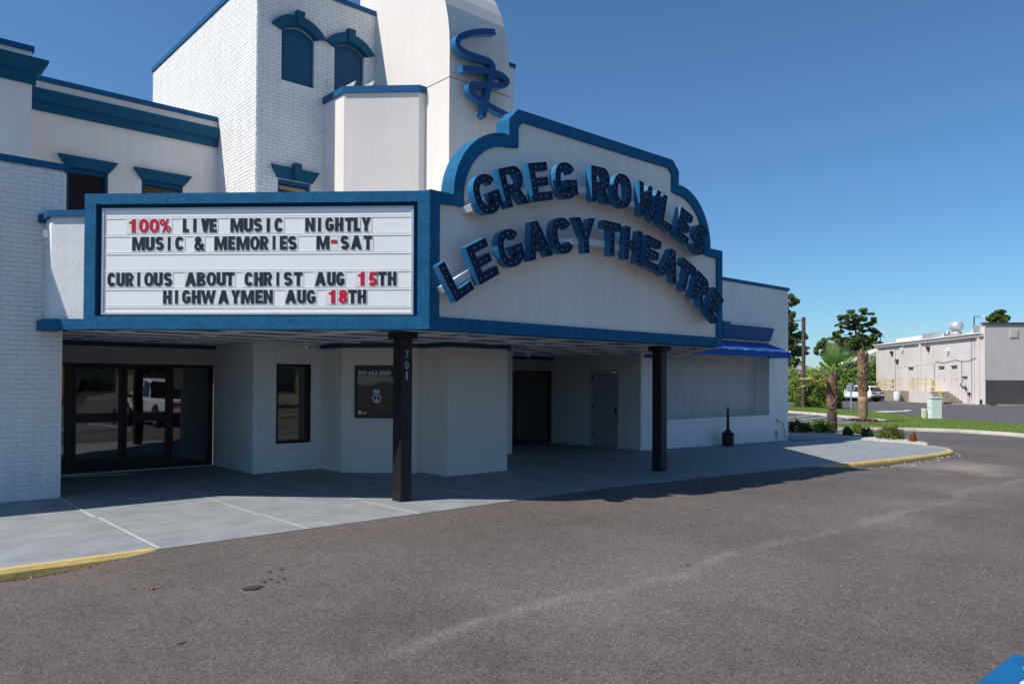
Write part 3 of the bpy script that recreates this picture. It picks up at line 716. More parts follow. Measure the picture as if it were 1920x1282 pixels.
# grey wall over the entrance
GW=FA(15.6); wins=[(3.10,3.9,3.79,5.60),(4.37,3.9,5.14,5.60)]
slab('stucco_wall',GW,2.34,5.82,2.36,7.02,-.3,0,m_stucco_grey,th,wins)
slab('stucco_wall',GW,12.26,15.5,2.36,7.02,-.3,0,m_stucco_grey,th)
mb=MB(); mb.box(FP,2.34,5.80,15.56,15.95,7.02,7.11); mb.build('coping',m_bluep,th)
cornice('cornice',2.34,5.80,15.6,6.49,6.63,6.86,.13,th)
def lintel(F,x0,x1,b0,b1,fl,parent,key=None,c=.07,mat=m_lintel):
    mb=MB(); i=0
    mb.v=[F(x0,b0,0),F(x1,b0,0),F(x1+fl,b1,0),F(x0-fl,b1,0),F(x0,b0,c*.55),F(x1,b0,c*.55),F(x1+fl,b1,c),F(x0-fl,b1,c)]
    for q in ((0,3,2,1),(4,5,6,7),(0,1,5,4),(1,2,6,5),(2,3,7,6),(3,0,4,7)): mb.f.append(q); mb.m.append(0)
    o=mb.build('lintel',mat,parent)
    if key:
        mb=MB(); k0,k1,kb,kt=key; mb.hexa([F(k0+.012,kb,.0),F(k1-.012,kb,.0),F(k1,kt,.0),F(k0,kt,.0),F(k0+.012,kb,c+.03),F(k1-.012,kb,c+.03),F(k1,kt,c+.045),F(k0,kt,c+.045)]); mb.build('keystone',mat,o)
    return o
for k,(a0,b0,a1,b1) in enumerate(wins):
    lintel(GW,a0-.01,a1+.01,b1-.02,b1+.18,.14,th,c=.10)
    mb=MB()
    for x in cells(a0,a1,b0,b1,[(a0+.045,b0+.05,a1-.045,b1-.09)]): mb.box(GW,*x,-.14,-.06)
    wf=mb.build('window',m_bluep,th)
    MB().box(GW,a0+.045,a1-.045,b0+.05,b1-.09,-.13,-.12).build('pane',m_glass2 if k else m_blind,wf)
    z=b1-.12
    while z>b0+.1:
        mb=MB(); mb.hexa([GW(a0+.05,z,-.118),GW(a1-.05,z,-.118),GW(a1-.05,z+.004,-.118),GW(a0+.05,z+.004,-.118),GW(a0+.05,z-.012,-.100),GW(a1-.05,z-.012,-.100),GW(a1-.05,z-.008,-.100),GW(a0+.05,z-.008,-.100)])
        mb.build('blind_slat',m_wood if k else m_blind,wf); z-=.027
        if z<4.15: break
# tower: left flank and front
TW=FA(13.70); FL=FB(5.82); UT=12.25; ZT=9.35
tf_h=[(6.30,7.46,6.98,8.56),(7.42,7.46,8.09,8.56),(6.25,4.2,6.93,5.58),(6.26,.53,6.98,2.05)]
w=slab('tower_front',TW,5.82,UT,-.1,ZT,-.34,-.002,m_mortar,th,tf_h)
hid=[(7.23,-.1,8.40,7.25),(8.37,-.1,9.83,ZT),(9.8,-.1,10.9,7.25),(5.8,2.47,10.9,3.6)]
brick_field(TW,5.822,8.40,.008,ZT,w,holes=[(a-.002,b,c+.002,d) for a,b,c,d in tf_h]+hid,seed=2)
brick_field(TW,10.9,UT,.008,2.45,w,seed=12); brick_field(TW,9.83,UT,4.0,ZT,w,seed=13,holes=[(9.8,-.1,10.9,7.25)])
w=slab('tower_flank',FL,13.74,19.9,-.1,ZT,-.34,-.002,m_mortar,th)
brick_field(FL,13.704,15.64,.008,2.46,w,seed=3)
brick_field(FL,13.704,19.9,3.9,ZT,w,seed=4,holes=[(15.6,3,19.95,7.0)])
slab('tower_flank',FB(UT),13.74,19.9,-.1,ZT,.002,.30,m_mortar,th)
brick_field(lambda a,b,c:(UT+c,a,b),13.72,19.9,4.2,ZT,th,seed=14)
mb=MB(); mb.box(FP,5.78,UT+.04,13.665,13.95,ZT,ZT+.095); mb.box(FP,5.78,6.1,13.95,19.94,ZT,ZT+.095); mb.box(FP,UT-.25,UT+.04,13.95,19.94,ZT,ZT+.095); mb.box(FP,6.1,UT-.25,19.6,19.94,ZT,ZT+.095)
mb.build('coping',m_bluep,th)
MB().box(FP,6.1,UT-.02,13.95,19.6,ZT-.5,ZT-.45).build('flat_roof',m_alu,th)
# arched shuttered windows with hoods
def arch_win(a0,a1,zb,zs,zc,parent):
    cx=(a0+a1)/2; hw=(a1-a0)/2; rise=zc-zs; Rr=(hw*hw+rise*rise)/(2*rise); cz=zc-Rr; am=math.degrees(math.asin(hw/Rr))
    arcp=lambda r,da=0,n=12:arc(cx,cz,r,r,90-am-da,90+am+da,n)
    # brick infill above the arch inside the rectangular hole
    mb=MB(); A=arcp(Rr); mb.prism(TW,[(a1,zc+.01)]+A+[(a0,zc+.01)],-.30,-.004); mb.build('arch_infill',m_brick,parent)
    mb=MB(); mb.prism(TW,[(a0,zb),(a1,zb)]+A,-.12,-.06); wdw=mb.build('window',m_bluep,parent)
    mb=MB(); B=[(p[0],p[1]) for p in arc(cx,cz,Rr-.05,Rr-.05,90-am+3,90+am-3,12)]
    mb.prism(TW,[(a0+.035,zb+.02),(a1-.035,zb+.02)]+B,-.07,-.052); mb.build('shutter_panel',m_gblue,wdw)
    mb=MB()
    for k,(r0,r1,c1) in enumerate(((0,.045,.03),)):
        O=arc(cx,cz,Rr+r1,Rr+r1,90-am,90+am,12); I=arc(cx,cz,Rr+r0,Rr+r0,90+am,90-am,12); mb.prism(TW,O+I,-.05,c1)
    mb.build('arch_mould',m_lintel,wdw)
    O=arc(cx,cz,Rr+.22,Rr+.22,90-am-7,90+am+7,14); I=arc(cx,cz,Rr+.035,Rr+.035,90+am+1,90-am-1,14)
    hood=MB().prism(TW,O+I,0,.085).build('window_hood',m_lintel,parent)
    z0=cz+Rr+.03
    MB().hexa([TW(cx-.06,z0,.0),TW(cx+.06,z0,.0),TW(cx+.085,z0+.27,.0),TW(cx-.085,z0+.27,.0),TW(cx-.06,z0,.11),TW(cx+.06,z0,.11),TW(cx+.085,z0+.27,.13),TW(cx-.085,z0+.27,.13)]).build('keystone',m_lintel,hood)
    n=int((a1-a0+.04)/.072)
    s=MB().box(TW,a0-.02,a1+.02,zb-.085,zb-.005,-.06,.012).build('sill',m_mortar,parent)
    for k in range(n):
        x=a0-.018+k*.072; MB().box(TW,x,x+.066,zb-.082,zb+.002,.0,.020).build('sill_brick',m_brick,s)
arch_win(6.30,6.98,7.46,8.40,8.55,th); arch_win(7.42,8.09,7.46,8.40,8.55,th)
lintel(TW,6.23,6.95,5.58,5.80,.13,th,key=(6.53,6.68,5.60,5.89),c=.09)
mb=MB()
for x in cells(6.25,6.93,4.2,5.58,[(6.30,4.25,6.88,5.50)]): mb.box(TW,*x,-.14,-.05)
wf=mb.build('window',m_bluep,th); MB().box(TW,6.29,6.89,4.25,5.51,-.13,-.12).build('pane',m_glass2,wf)
MB().box(TW,6.30,6.88,5.40,5.47,-.118,-.09).build('blind_head',m_wood,wf)
# tall dark window in the brick pier
mb=MB()
for x in cells(6.26,6.98,.53,2.05,[(6.315,.585,6.925,1.995)]): mb.box(TW,*x,-.13,-.03)
wf=mb.build('window',m_frame,th); MB().box(TW,6.31,6.93,.58,2.0,-.12,-.10).build('pane',m_glass,wf)
s=MB().box(TW,6.24,7.02,.435,.525,-.03,.015).build('sill',m_mortar,th)
for k in range(11): MB().box(TW,6.245+k*.07,6.245+k*.07+.063,.44,.528,.0,.022+.002*(k%2)).build('sill_brick',m_brick,s)
# canted bay and rounded fin, floor to top
def wallseg(mb,pts,z0,z1,t=.12):
    mb.prism(FP,pts,z0,z1)
bay=[(7.20,13.70),(7.20,12.90),(8.22,11.88),(8.37,11.88),(8.37,13.70)]
bayR=[(2*9.10-p[0],p[1]) for p in bay][::-1]
for b in (bay,bayR):
    o=MB().prism(FP,b,-.1,7.21).build('bay_wall',m_stucco,th)
    ex=lambda e:[(p[0]+(-e if p[0]<9.1 and i in(0,1) else e if p[0]>9.1 and i in(3,4) else 0),p[1]-(e if 0<i<4 else 0)) for i,p in enumerate(b)]
    if b is bay: cp=[(7.16,13.69),(7.16,12.885),(8.205,11.84),(8.365,11.84),(8.365,13.69)]
    else: cp=[(2*9.10-x,y) for x,y in [(7.16,13.69),(7.16,12.885),(8.205,11.84),(8.365,11.84),(8.365,13.69)]][::-1]
    MB().prism(FP,cp,7.21,7.335).build('coping',m_bluep,th)
# bent flashing tabs on the bay coping
for (x,y,l,h) in ((7.30,12.80,.42,.10),(7.55,12.52,.30,.09)):
    MB().hexa([(x-.10,y+.42,7.337),(x+.02,y-.02,7.337),(x+.06,y,7.337),(x-.06,y+.44,7.337),(x-.10,y+.42,7.35),(x+.04,y-.08,7.337+h),(x+.07,y-.06,7.337+h),(x-.06,y+.44,7.35)]).build('loose_flashing',m_joint,th)
# ticket window in the 45 degree face
BW=F45(8.22,11.88)
mb=MB()
for x in cells(.33,1.19,1.03,2.02,[(.375,1.075,1.145,1.975)]): mb.box(BW,*x,0,.035)
tw=mb.build('ticket_window',m_frame,th)
MB().box(BW,.37,1.15,1.07,1.98,-.02,.012).build('pane',m_glass2,tw)
MB().box(BW,.37,1.15,1.80,1.98,.012,.015).build('header_panel',m_signblk,tw)
def wall_text(s,size,Pfun,a_left,z,mat,parent,name,ex=(q2,-q2,0),off=0,sxx=1):
    me=text_mesh(s,size,.0008,offset=off,sx=sxx); me.materials.append(mat); o=bpy.data.objects.new(name,me); COL.objects.link(o)
    o.parent=parent; o.matrix_parent_inverse=BASE.get(parent.name,Matrix.Identity(4)).inverted()
    p=Pfun(a_left,z,.017 if name!='web_address' else .017); ex=Vector(ex); ez=Vector((0,0,1)); n=ex.cross(ez)
    o.matrix_basis=Matrix(((ex.x,ez.x,n.x,p[0]),(ex.y,ez.y,n.y,p[1]),(ex.z,ez.z,n.z,p[2]),(0,0,0,1)))
wall_text('843-663-3600',.112,BW,1.13,1.845,m_gtext,tw,'phone_number',off=.004,sxx=1.0)
wall_text('GREGROWLESLEGACYTHEATRE.COM',.036,BW,1.13,1.803,m_gtext,tw,'web_address',off=.001,sxx=1.0)
mb=MB(); mb.prism(BW,arc(.77,1.40,.085,.085,0,345,20),.012,.016,holes=[arc(.77,1.40,.060,.060,0,345,20)]); mb.prism(BW,arc(.77,1.355,.034,.034,0,340,14),.012,.02); mb.box(BW,.762,.778,1.39,1.455,.012,.016); mb.build('speaking_hole',m_gtext,tw)
MB().box(BW,.715,.83,1.495,1.57,.012,.016).build('notice_card',m_gtext,tw)
for a in (1.09,1.03,.99): MB().box(BW,a-.02 if a<1.05 else a-.025,a+.01 if a<1.05 else a+.03,1.11,1.14 if a<1.05 else 1.165,.012,.015).build('card_sticker',m_plw,tw)
for k in range(10): MB().box(BW,.39,1.12,1.19+k*.052,1.194+k*.052,.0121,.0128).build('blind_slat',M('teal_blind%d'%k,(.02,.035,.04),.5) if k==0 else bpy.data.materials['teal_blind0'],tw)
# fin
prof=[(11.13,-.1)]+[(11.13,2.0),(11.13,7.31)]; prof+=[(11.13+2.69-2.69*math.cos(math.asin(min(1,(z-7.9)/2.69))),z) for z in [7.9+2.69*math.sin(math.radians(a)) for a in range(0,91,6)]]
prof+=[(14.33,10.59),(14.33,-.1)]
mb=MB(); i=0; n=len(prof)
FF=lambda a,b,c:(c,a,b)
mb.prism(FF,prof,8.37,9.83); fin=mb.build('fin',m_stucco,th)
MB().box(FP,8.366,9.834,11.126,14.34,7.316,7.326).build('control_joint',m_cable,fin)
MB().box(FA(11.13),8.98,9.0,4.4,6.75,0,.006).build('conduit',m_stucco_grey,fin)
# navy trim where walls meet the soffit
def trim_line(pts,zt=2.44,zb=2.355,t=.03):
    for (x0,y0),(x1,y1) in zip(pts,pts[1:]):
        d=Vector((x1-x0,y1-y0)); L=d.length; d.normalize(); n=Vector((d.y,-d.x))
        p=[Vector((x0,y0))-d*.0,Vector((x1,y1))+d*0]; q=[p[0]-n*.005,p[1]-n*.005,p[1]+n*t+d*t*.41,p[0]+n*t-d*t*.41*0]
        MB().hexa([(v.x,v.y,zb) for v in q]+[(v.x,v.y,zt) for v in q]).build('soffit_trim',m_navy,th)
trim_line([(7.17,13.66),(7.17,12.885),(8.21,11.85),(8.345,11.85),(8.345,11.10),(9.86,11.10)])
trim_line([(2.5,15.585),(5.79,15.585)]); trim_line([(12.27,15.485),(15.42,15.485)])
# entrance storefront in the left recess
SF=FA(15.66)
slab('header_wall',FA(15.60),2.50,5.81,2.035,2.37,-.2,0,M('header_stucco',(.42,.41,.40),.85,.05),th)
st=MB()
for x in cells(2.50,5.80,-.0,2.035,[(2.56,.06,3.13,1.97),(3.29,.24,4.05,1.95),(4.15,.24,4.89,1.95),(5.02,.06,5.70,1.97)]): st.box(SF,*x,-.06,.0)
st=st.build('storefront_frame',m_frame,th)
for a0,a1,b0 in ((2.55,3.14,.05),(5.01,5.71,.05)): MB().box(SF,a0,a1,b0,1.98,-.04,-.025).build('pane',m_glass,st)
for a0,a1 in ((3.26,4.08),(4.12,4.92)):
    mb=MB()
    for x in cells(a0,a1,.03,1.98,[(a0+.055,.27,a1-.055,.94),(a0+.055,1.11,a1-.055,1.93)]): mb.box(SF,*x,-.035,.022)
    d=mb.build('door',m_frame,st)
    mb=MB(); mb.box(SF,a0+.05,a1-.05,.26,.95,-.01,.0).box(SF,a0+.05,a1-.05,1.10,1.94,-.01,.0); mb.build('door_glass',m_glass,st)
    hx=a1-.12 if a0<4 else a0+.12
    mb=MB(); mb.tube([SF(hx,.90,.02),SF(hx,.90,.07),SF(hx,1.18,.07),SF(hx,1.18,.02)],.011,6); mb.build('handle',m_frame,st)
mb=MB(); mb.box(SF,2.5,5.8,.0,.02,-.05,.06); mb.build('threshold',m_alu,st)
MB().box(SF,5.03,5.20,1.55,1.93,-.024,-.018).build('poster',M('faded_poster',(.30,.24,.18),.5,.3,9),st)
# right recess: brick flank with steel door, dark doors at the back
RB=FB(15.45)
w=slab('recess_flank',RB,12.36,15.6,-.1,2.47,-.3,-.002,m_mortar,th,[(13.10,-.1,14.06,2.03)])
brick_field(RB,12.34,15.6,.008,2.45,w,holes=[(13.08,-.1,14.08,2.05)],seed=5)
mb=MB()
for x in cells(13.08,14.08,0,2.05,[(13.13,0,14.03,2.0)]): mb.box(RB,*x,-.10,.006)
d=mb.build('door_frame',m_door,th)
MB().box(RB,13.135,14.025,.012,1.995,-.09,-.045).build('steel_door',m_door,d)
mb=MB(); mb.box(RB,13.16,13.215,.90,1.06,-.045,-.035).box(RB,13.165,13.21,.95,.985,-.045,.03); mb.build('door_handle',m_frame,d)
for z in (.25,1.0,1.78): MB().box(RB,14.01,14.035,z,z+.10,-.045,-.02).build('hinge',m_frame,d)
BK=FA(15.50)
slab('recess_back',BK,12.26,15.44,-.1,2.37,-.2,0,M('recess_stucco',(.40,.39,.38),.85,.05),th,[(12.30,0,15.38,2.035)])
mb=MB()
for x in cells(12.30,15.38,0,2.035,[(12.36,.05,13.78,1.98),(13.88,.05,15.32,1.98)]): mb.box(BK,*x,-.09,-.03)
d=mb.build('dark_entrance',m_frame,th)
for a0,a1 in ((12.36,13.06),(13.07,13.78),(13.88,14.58),(14.59,15.32)):
    MB().box(BK,a0,a1,.05,1.98,-.08,-.065).build('pane',m_glass,d)
# right wing with blind window, sill, lintel with keystone
W=FA(12.33); wh=[(16.56,.72,21.78,2.98)]
w=slab('wing_wall',W,15.45,22.95,-.35,4.70,-.30,-.002,m_mortar,th,wh)
brick_field(W,15.452,22.95,-.14,4.70,w,holes=[(16.56,.64,21.78,2.98),(16.42,2.98,21.9,3.40)],seed=6)
slab('wing_flank',FB(22.95),12.36,19,-.35,4.70,.002,.3,m_mortar,th)
brick_field(lambda a,b,c:(22.95+c,a,b),12.36,19,-.14,4.70,th,seed=16)
MB().box(W,16.5,21.85,.70,3.0,-.52,-.455).build('blind_panel',M('blind_panel_render',(.50,.485,.475),.85,.10,1.2,.4,60,streak=.10),th)
for u in (21.78,): 
    slab('reveal',lambda a,b,c:(21.78+c,a,b),12.335,12.79,.72,2.98,.0,.02,m_mortar,th)
    brick_field(lambda a,b,c:(21.78-c,a,b),12.335,12.785,.73,2.98,th,seed=17)
MB().box(W,16.56,21.78,.64,.70,-.46,.01).build('sill_bed',m_mortar,th)
for k in range(72):
    x=16.56+k*.0725; MB().box(W,x,x+.0665,.642,.735,-.45,.028+.002*(k%3)).build('sill_brick',m_brick,th)
mb=MB(); mb.box(FP,15.42,22.99,12.29,12.62,4.70,4.795); mb.box(FP,22.7,22.99,12.62,19,4.70,4.795); mb.build('coping',m_bluep,th)
MB().box(FP,15.6,22.8,12.6,19,4.3,4.35).build('flat_roof',m_alu,th)
lintel(W,16.58,21.72,3.02,3.43,.15,th,key=(18.98,19.34,3.05,3.50),c=.13,mat=m_bluep)
MB().box(FP,15.6,16.5,12.28,12.326,2.37,2.44).build('soffit_trim',m_navy,th)
# back of the building so that nothing is hollow
MB().box(FP,-9,23.2,19.9,20.1,-.3,4.5).build('back_wall',m_mortar,th)

# awning over the blind window
aw=thing('awning','bright blue canvas awning with valance under the wing lintel, right of the sign','awning',(19.15,12.33,2.5))
A0,A1=16.72,21.60
mb=MB(); N=16
def awp(i,t): 
    u=A0+(A1-A0)*i/N; return Vector((u,12.32-.83*t,2.965-.30*t-.020*math.sin(t*math.pi)*abs(math.sin(i*math.pi/4))))
for i in range(N):
    for k in range(4): mb.quad(awp(i,k/4),awp(i+1,k/4),awp(i+1,(k+1)/4),awp(i,(k+1)/4))
mb.quad(awp(0,0),awp(0,1),(A0,11.49,2.66),(A0,12.32,2.66)); mb.quad(awp(N,0),awp(N,1),(A1,11.49,2.66),(A1,12.32,2.66))
mb.build('canopy',m_tarp,aw,fix=False)
mb=MB()
for i in range(48):
    u0=A0+(A1-A0)*i/48; u1=A0+(A1-A0)*(i+1)/48; o=.006*math.sin(i*.9)
    mb.quad((u0,11.49+o,2.665),(u1,11.49+.006*math.sin((i+1)*.9),2.665),(u1,11.485+.006*math.sin((i+1)*.9),2.478),(u0,11.485+o,2.478))
mb.quad((A0,12.3,2.665),(A0,11.49,2.665),(A0,11.49,2.478),(A0,12.3,2.50)); mb.quad((A1,12.3,2.665),(A1,11.49,2.665),(A1,11.49,2.478),(A1,12.3,2.50))
mb.build('valance',m_tarp,aw,fix=False)
mb=MB(); mb.tube([(A0,11.5,2.66),(A1,11.5,2.66)],.012,6)
for u in (A0+.02,(A0+A1)/2,A1-.02): mb.tube([(u,11.5,2.66),(u,12.32,2.70)],.010,6); mb.tube([(u,11.5,2.66),(u,12.32,2.95)],.010,6)
mb.build('awning_frame',m_steel,aw)

# script emblem on the fin
em=thing('script_sign','dark blue ribbon style script emblem fixed to the rounded stucco fin','wall sign',(9.0,11.0,7.4))
SS=FA(11.13)
def smooth(P,n=5):
    out=[]
    for i in range(len(P)-1):
        p0=P[max(i-1,0)];p1=P[i];p2=P[i+1];p3=P[min(i+2,len(P)-1)]
        for k in range(n):
            t=k/n; out.append(tuple(.5*((2*p1[j])+(-p0[j]+p2[j])*t+(2*p0[j]-5*p1[j]+4*p2[j]-p3[j])*t*t+(-p0[j]+3*p1[j]-3*p2[j]+p3[j])*t**3) for j in (0,1)))
    return out+[P[-1]]
G1=[(9.255,8.337),(8.914,8.238),(8.60,8.10),(8.40,7.96),(8.36,7.85),(8.43,7.77),(8.62,7.735),(8.90,7.74),(9.10,7.745),(9.20,7.69),(9.205,7.58),(9.15,7.394),(9.091,7.152),(9.05,6.974),(8.985,6.66)]
G2=[(8.477,7.431),(8.80,7.503),(9.13,7.555),(9.43,7.565),(9.57,7.50),(9.50,7.40),(9.30,7.335),(9.03,7.27),(8.78,7.22),(8.68,7.16),(8.69,7.07),(8.82,6.99),(9.03,6.93),(9.28,6.88),(9.62,6.83)]
for P,c in ((G1,0),(G2,-.006)):
    S=smooth(P,4); L=ribbon(S,.108); k=len(S)
    mb=MB()
    for i in range(k-1):
        a,b,c_,d=L[i],L[i+1],L[2*k-2-i],L[2*k-1-i]
        mb.hexa([SS(*p,.10) for p in (a,b,c_,d)]+[SS(*p,.26+c) for p in (a,b,c_,d)])
    # hexa faces: colour the returns
    mb.m=[0 if q%6 in (0,1) else 1 for q in range(len(mb.f))]
    mb.build('stroke',[m_script,m_scriptsd],em)
mb=MB()
for a,z in ((8.42,7.86),(8.72,7.12),(9.0,6.8),(9.3,6.88),(9.15,7.6)): mb.tube([SS(a,z,0),SS(a,z,.11)],.022,8)
mb.build('standoff',m_plw,em)

# ---------------------------------------------------------------- small fittings
def camera_dome(u,v,z,rot,label):
    c=thing('security_camera',label,'camera',(u,v,z),group='white cameras under the canopy',rot=rot,local=True)
    mb=MB(); mb.tube([(0,0,0),(0,0,-.05)],.055,12); mb.build('mount',m_plw,c,smooth=False)
    mb=MB(); mb.ball((0,-.035,-.085),.052,n=12,m=8); mb.build('housing',m_plw,c,smooth=True)
    mb=MB(); mb.ball((.035,-.075,-.100),.020,n=10,m=6); mb.build('dome',m_black,c,smooth=True)
camera_dome(6.50,12.95,2.44,-.3,'small white camera under the soffit above the tall dark pier window')
camera_dome(11.95,12.85,2.44,.2,'small white camera under the soffit beside the recessed dark entrance')
t=thing('cigarette_receptacle','black long necked smoking receptacle standing against the white brick sill wall','ashtray',(18.95,12.0,wz(18.95)),local=True)
mb=MB(); ring=[(0,.005),(.165,.0),(.17,.02),(.165,.30),(.185,.31),(.185,.335),(.05,.46),(.042,.50)]
def lathe(mb,prof,n=18,F=FP,mi=0):
    i=len(mb.v)
    for r,z in prof:
        for k in range(n): mb.v.append(F(r*math.cos(2*math.pi*k/n),r*math.sin(2*math.pi*k/n),z))
    for j in range(len(prof)-1):
        for k in range(n): a=i+j*n+k; b=i+j*n+(k+1)%n; mb.f.append((a,b,b+n,a+n)); mb.m.append(mi)
    return mb
lathe(mb,ring).build('bucket',m_black,t,smooth=False)
MB().tube([(0,0,.49),(0,0,1.06)],[.042,.030],12).build('neck',m_black,t)
MB().tube([(0,0,1.055),(0,0,1.075)],[.034,.034],12).build('cap',m_black,t)
o=MB().box(W,22.19,22.30,.50,.61,.006,.05).build('outlet_box',m_steel,None); tag(o,'upper small grey outlet box near the right corner of the brick wing','outlet')
o2=thing('meter_box','lower small grey junction box near the ground at the right wing corner','box',(22.2,12.3,.1))
MB().box(W,22.14,22.30,.08,.24,.006,.08).build('housing',m_steel,o2); MB().tube([W(22.2,.08,.03),W(22.18,-.08,.03)],.014,6).build('pipe',m_steel,o2)
P=[W(22.24,.55,.05),W(22.42,.48,.09),W(22.58,.25,.08),W(22.66,.02,.07),W(22.85,-.085,.12),(23.1,12.0,wz(23.1)+.012),(23.5,11.75,wz(23.5)+.012),(23.8,11.85,wz(23.8)+.012)]
S3=[]
for i in range(len(P)-1):
    for k in range(5):
        a,b=Vector(P[i]),Vector(P[i+1]); S3.append(a.lerp(b,k/5))
o=MB().tube(S3,.011,6).build('power_cable',m_cable,None,smooth=True); tag(o,'black cable hanging from the outlet down onto the walk','cable')

# ---------------------------------------------------------------- foliage
def leafmat(name,c1,c2,tr=.25,rough=.6):
    return M(name,c1,rough,.3,1.7,col2=c2,trans=tr,spec=.25)
lf_pine=[leafmat('pine_needles',(.095,.155,.045),(.05,.09,.03),.25),leafmat('pine_needles_light',(.21,.26,.07),(.12,.17,.045),.3)]
lf_dark=[leafmat('dark_leaves',(.05,.10,.026),(.024,.052,.016),.25),leafmat('mid_leaves',(.13,.22,.042),(.07,.13,.028),.35)]
lf_hedge=[leafmat('hedge_leaves',(.30,.40,.075),(.17,.26,.05),.4),leafmat('hedge_leaves_light',(.50,.55,.17),(.32,.38,.10),.45),leafmat('hedge_leaves_dark',(.05,.09,.022),(.028,.055,.014),.25)]
lf_red=[leafmat('red_leaves',(.16,.035,.02),(.05,.03,.015),.3),leafmat('olive_leaves',(.09,.10,.03),(.04,.06,.02),.25)]
lf_orange=[leafmat('orange_leaves',(.50,.20,.08),(.30,.10,.04),.3)]
lf_yel=[leafmat('yellow_green_leaves',(.25,.27,.04),(.12,.16,.03),.35),lf_hedge[0]]
m_bark=M('bark',(.10,.075,.055),.9,.35,6,.8,25,bdist=.03)
def leaf(mb,p,s,mi,lx=1.0,up=.0,rs=random):
    a=Vector((rs.gauss(0,1),rs.gauss(0,1),rs.gauss(0,1)+up)).normalized(); b=a.cross(Vector((rs.gauss(0,1),rs.gauss(0,1),rs.gauss(0,1)))).normalized()
    a=a*s*lx*.5; b=b*s*.5; i=len(mb.v)
    mb.v+=[tuple(p-a),tuple(p+b*.8),tuple(p+a),tuple(p-b*.8)]; mb.f.append((i,i+1,i+2,i+3)); mb.m.append(mi)
def clump(mb,c,rx,ry,rz,n,s,nm,rs,shell=.55,lx=1.4,sub=5,light_top=True):
    subs=[]
    for _ in range(sub):
        d=Vector((rs.gauss(0,1),rs.gauss(0,1),rs.gauss(0,1))).normalized(); k=rs.uniform(shell,1)
        subs.append((Vector((c[0]+d.x*rx*k,c[1]+d.y*ry*k,c[2]+d.z*rz*k)),rs.uniform(.20,.40)))
    for j in range(n):
        q,r=subs[j%sub]; r*=.85
        d=Vector((rs.gauss(0,1),rs.gauss(0,1),rs.gauss(0,1))); d=d.normalized()*rs.uniform(.3,1)**.5
        p=q+Vector((d.x*rx*r,d.y*ry*r,d.z*rz*r)); leaf(mb,p,s*rs.uniform(.6,1.3),rs.randrange(nm),lx,rs=rs)
def tree(name,label,base,h,crowns,mats,leaf_s,n,seed,trunk_r=.25,cat='tree',group=None,limbs=True,bare=.35):
    rs=random.Random(seed); t=thing(name,label,cat,base,group,local=True)
    mb=MB(); path=[(rs.uniform(-.02,.02)*h*k/6,rs.uniform(-.02,.02)*h*k/6,h*k/6*.95) for k in range(7)]; path[0]=(0,0,-.2)
    mb.tube(path,[trunk_r*(1-.8*k/6) for k in range(7)],8)
    if limbs:
        for c in crowns:
            z=max(h*bare*.6,c[2]-rs.uniform(.2,1.0)*c[5]-.06*h); z=min(z,h*.9); k=z/(h*.95)*6; i=int(min(5,k)); st=Vector(path[i]).lerp(Vector(path[i+1]),k-i)
            mid=st.lerp(Vector(c[:3]),.5)+Vector((0,0,.04*h)); mb.tube([st,mid,Vector(c[:3])],[trunk_r*.35,trunk_r*.22,trunk_r*.08],5)
    mb.build('trunk',m_bark,t)
    mb=MB(); tot=sum(c[3]*c[4]*c[5] for c in crowns)**1.0
    for c in crowns: clump(mb,c[:3],c[3]*1.10,c[4]*1.10,c[5]*1.2,max(40,int(n*(c[3]*c[4]*c[5])**.7/sum((d[3]*d[4]*d[5])**.7 for d in crowns))),leaf_s,len(mats),rs,sub=rs.randrange(11,17))
    mb.build('crown',mats,t,fix=False); return t
def along_view(depth,x,dx=0): # helper in metres for laying out the far ground: depth along camera axis
    return F0*depth+R0*((x-960)/1424.2*depth)
def crowns_pine(h,w,seed,n=16,bare=.35,top=1.0):
    rs=random.Random(seed); out=[]
    for k in range(n):
        t=bare+(1-bare)*(k+.5)/n; z=h*t; rad=w*(1-.75*(t-bare)/(1-bare)**1)*rs.uniform(.35,1)
        a=k*2.4+rs.uniform(-.4,.4); out.append((rad*math.cos(a),rad*math.sin(a),z+rs.uniform(-.2,.2),w*rs.uniform(.28,.42),w*rs.uniform(.28,.42),h*rs.uniform(.035,.06)))
    out.append((0,0,h*.97,w*.3,w*.3,h*.05)); return out
G0=-.115
def spot(depth,x): p=along_view(depth,x); return (p.x,p.y,G0)
def view_crowns(specs):
    """crowns given as (right, up, toward, r, rz) in metres in a frame facing the camera"""
    out=[]
    for a,z,d,r,rz in specs: p=R0*a-F0*d; out.append((p.x,p.y,z,r,r,rz))
    return out
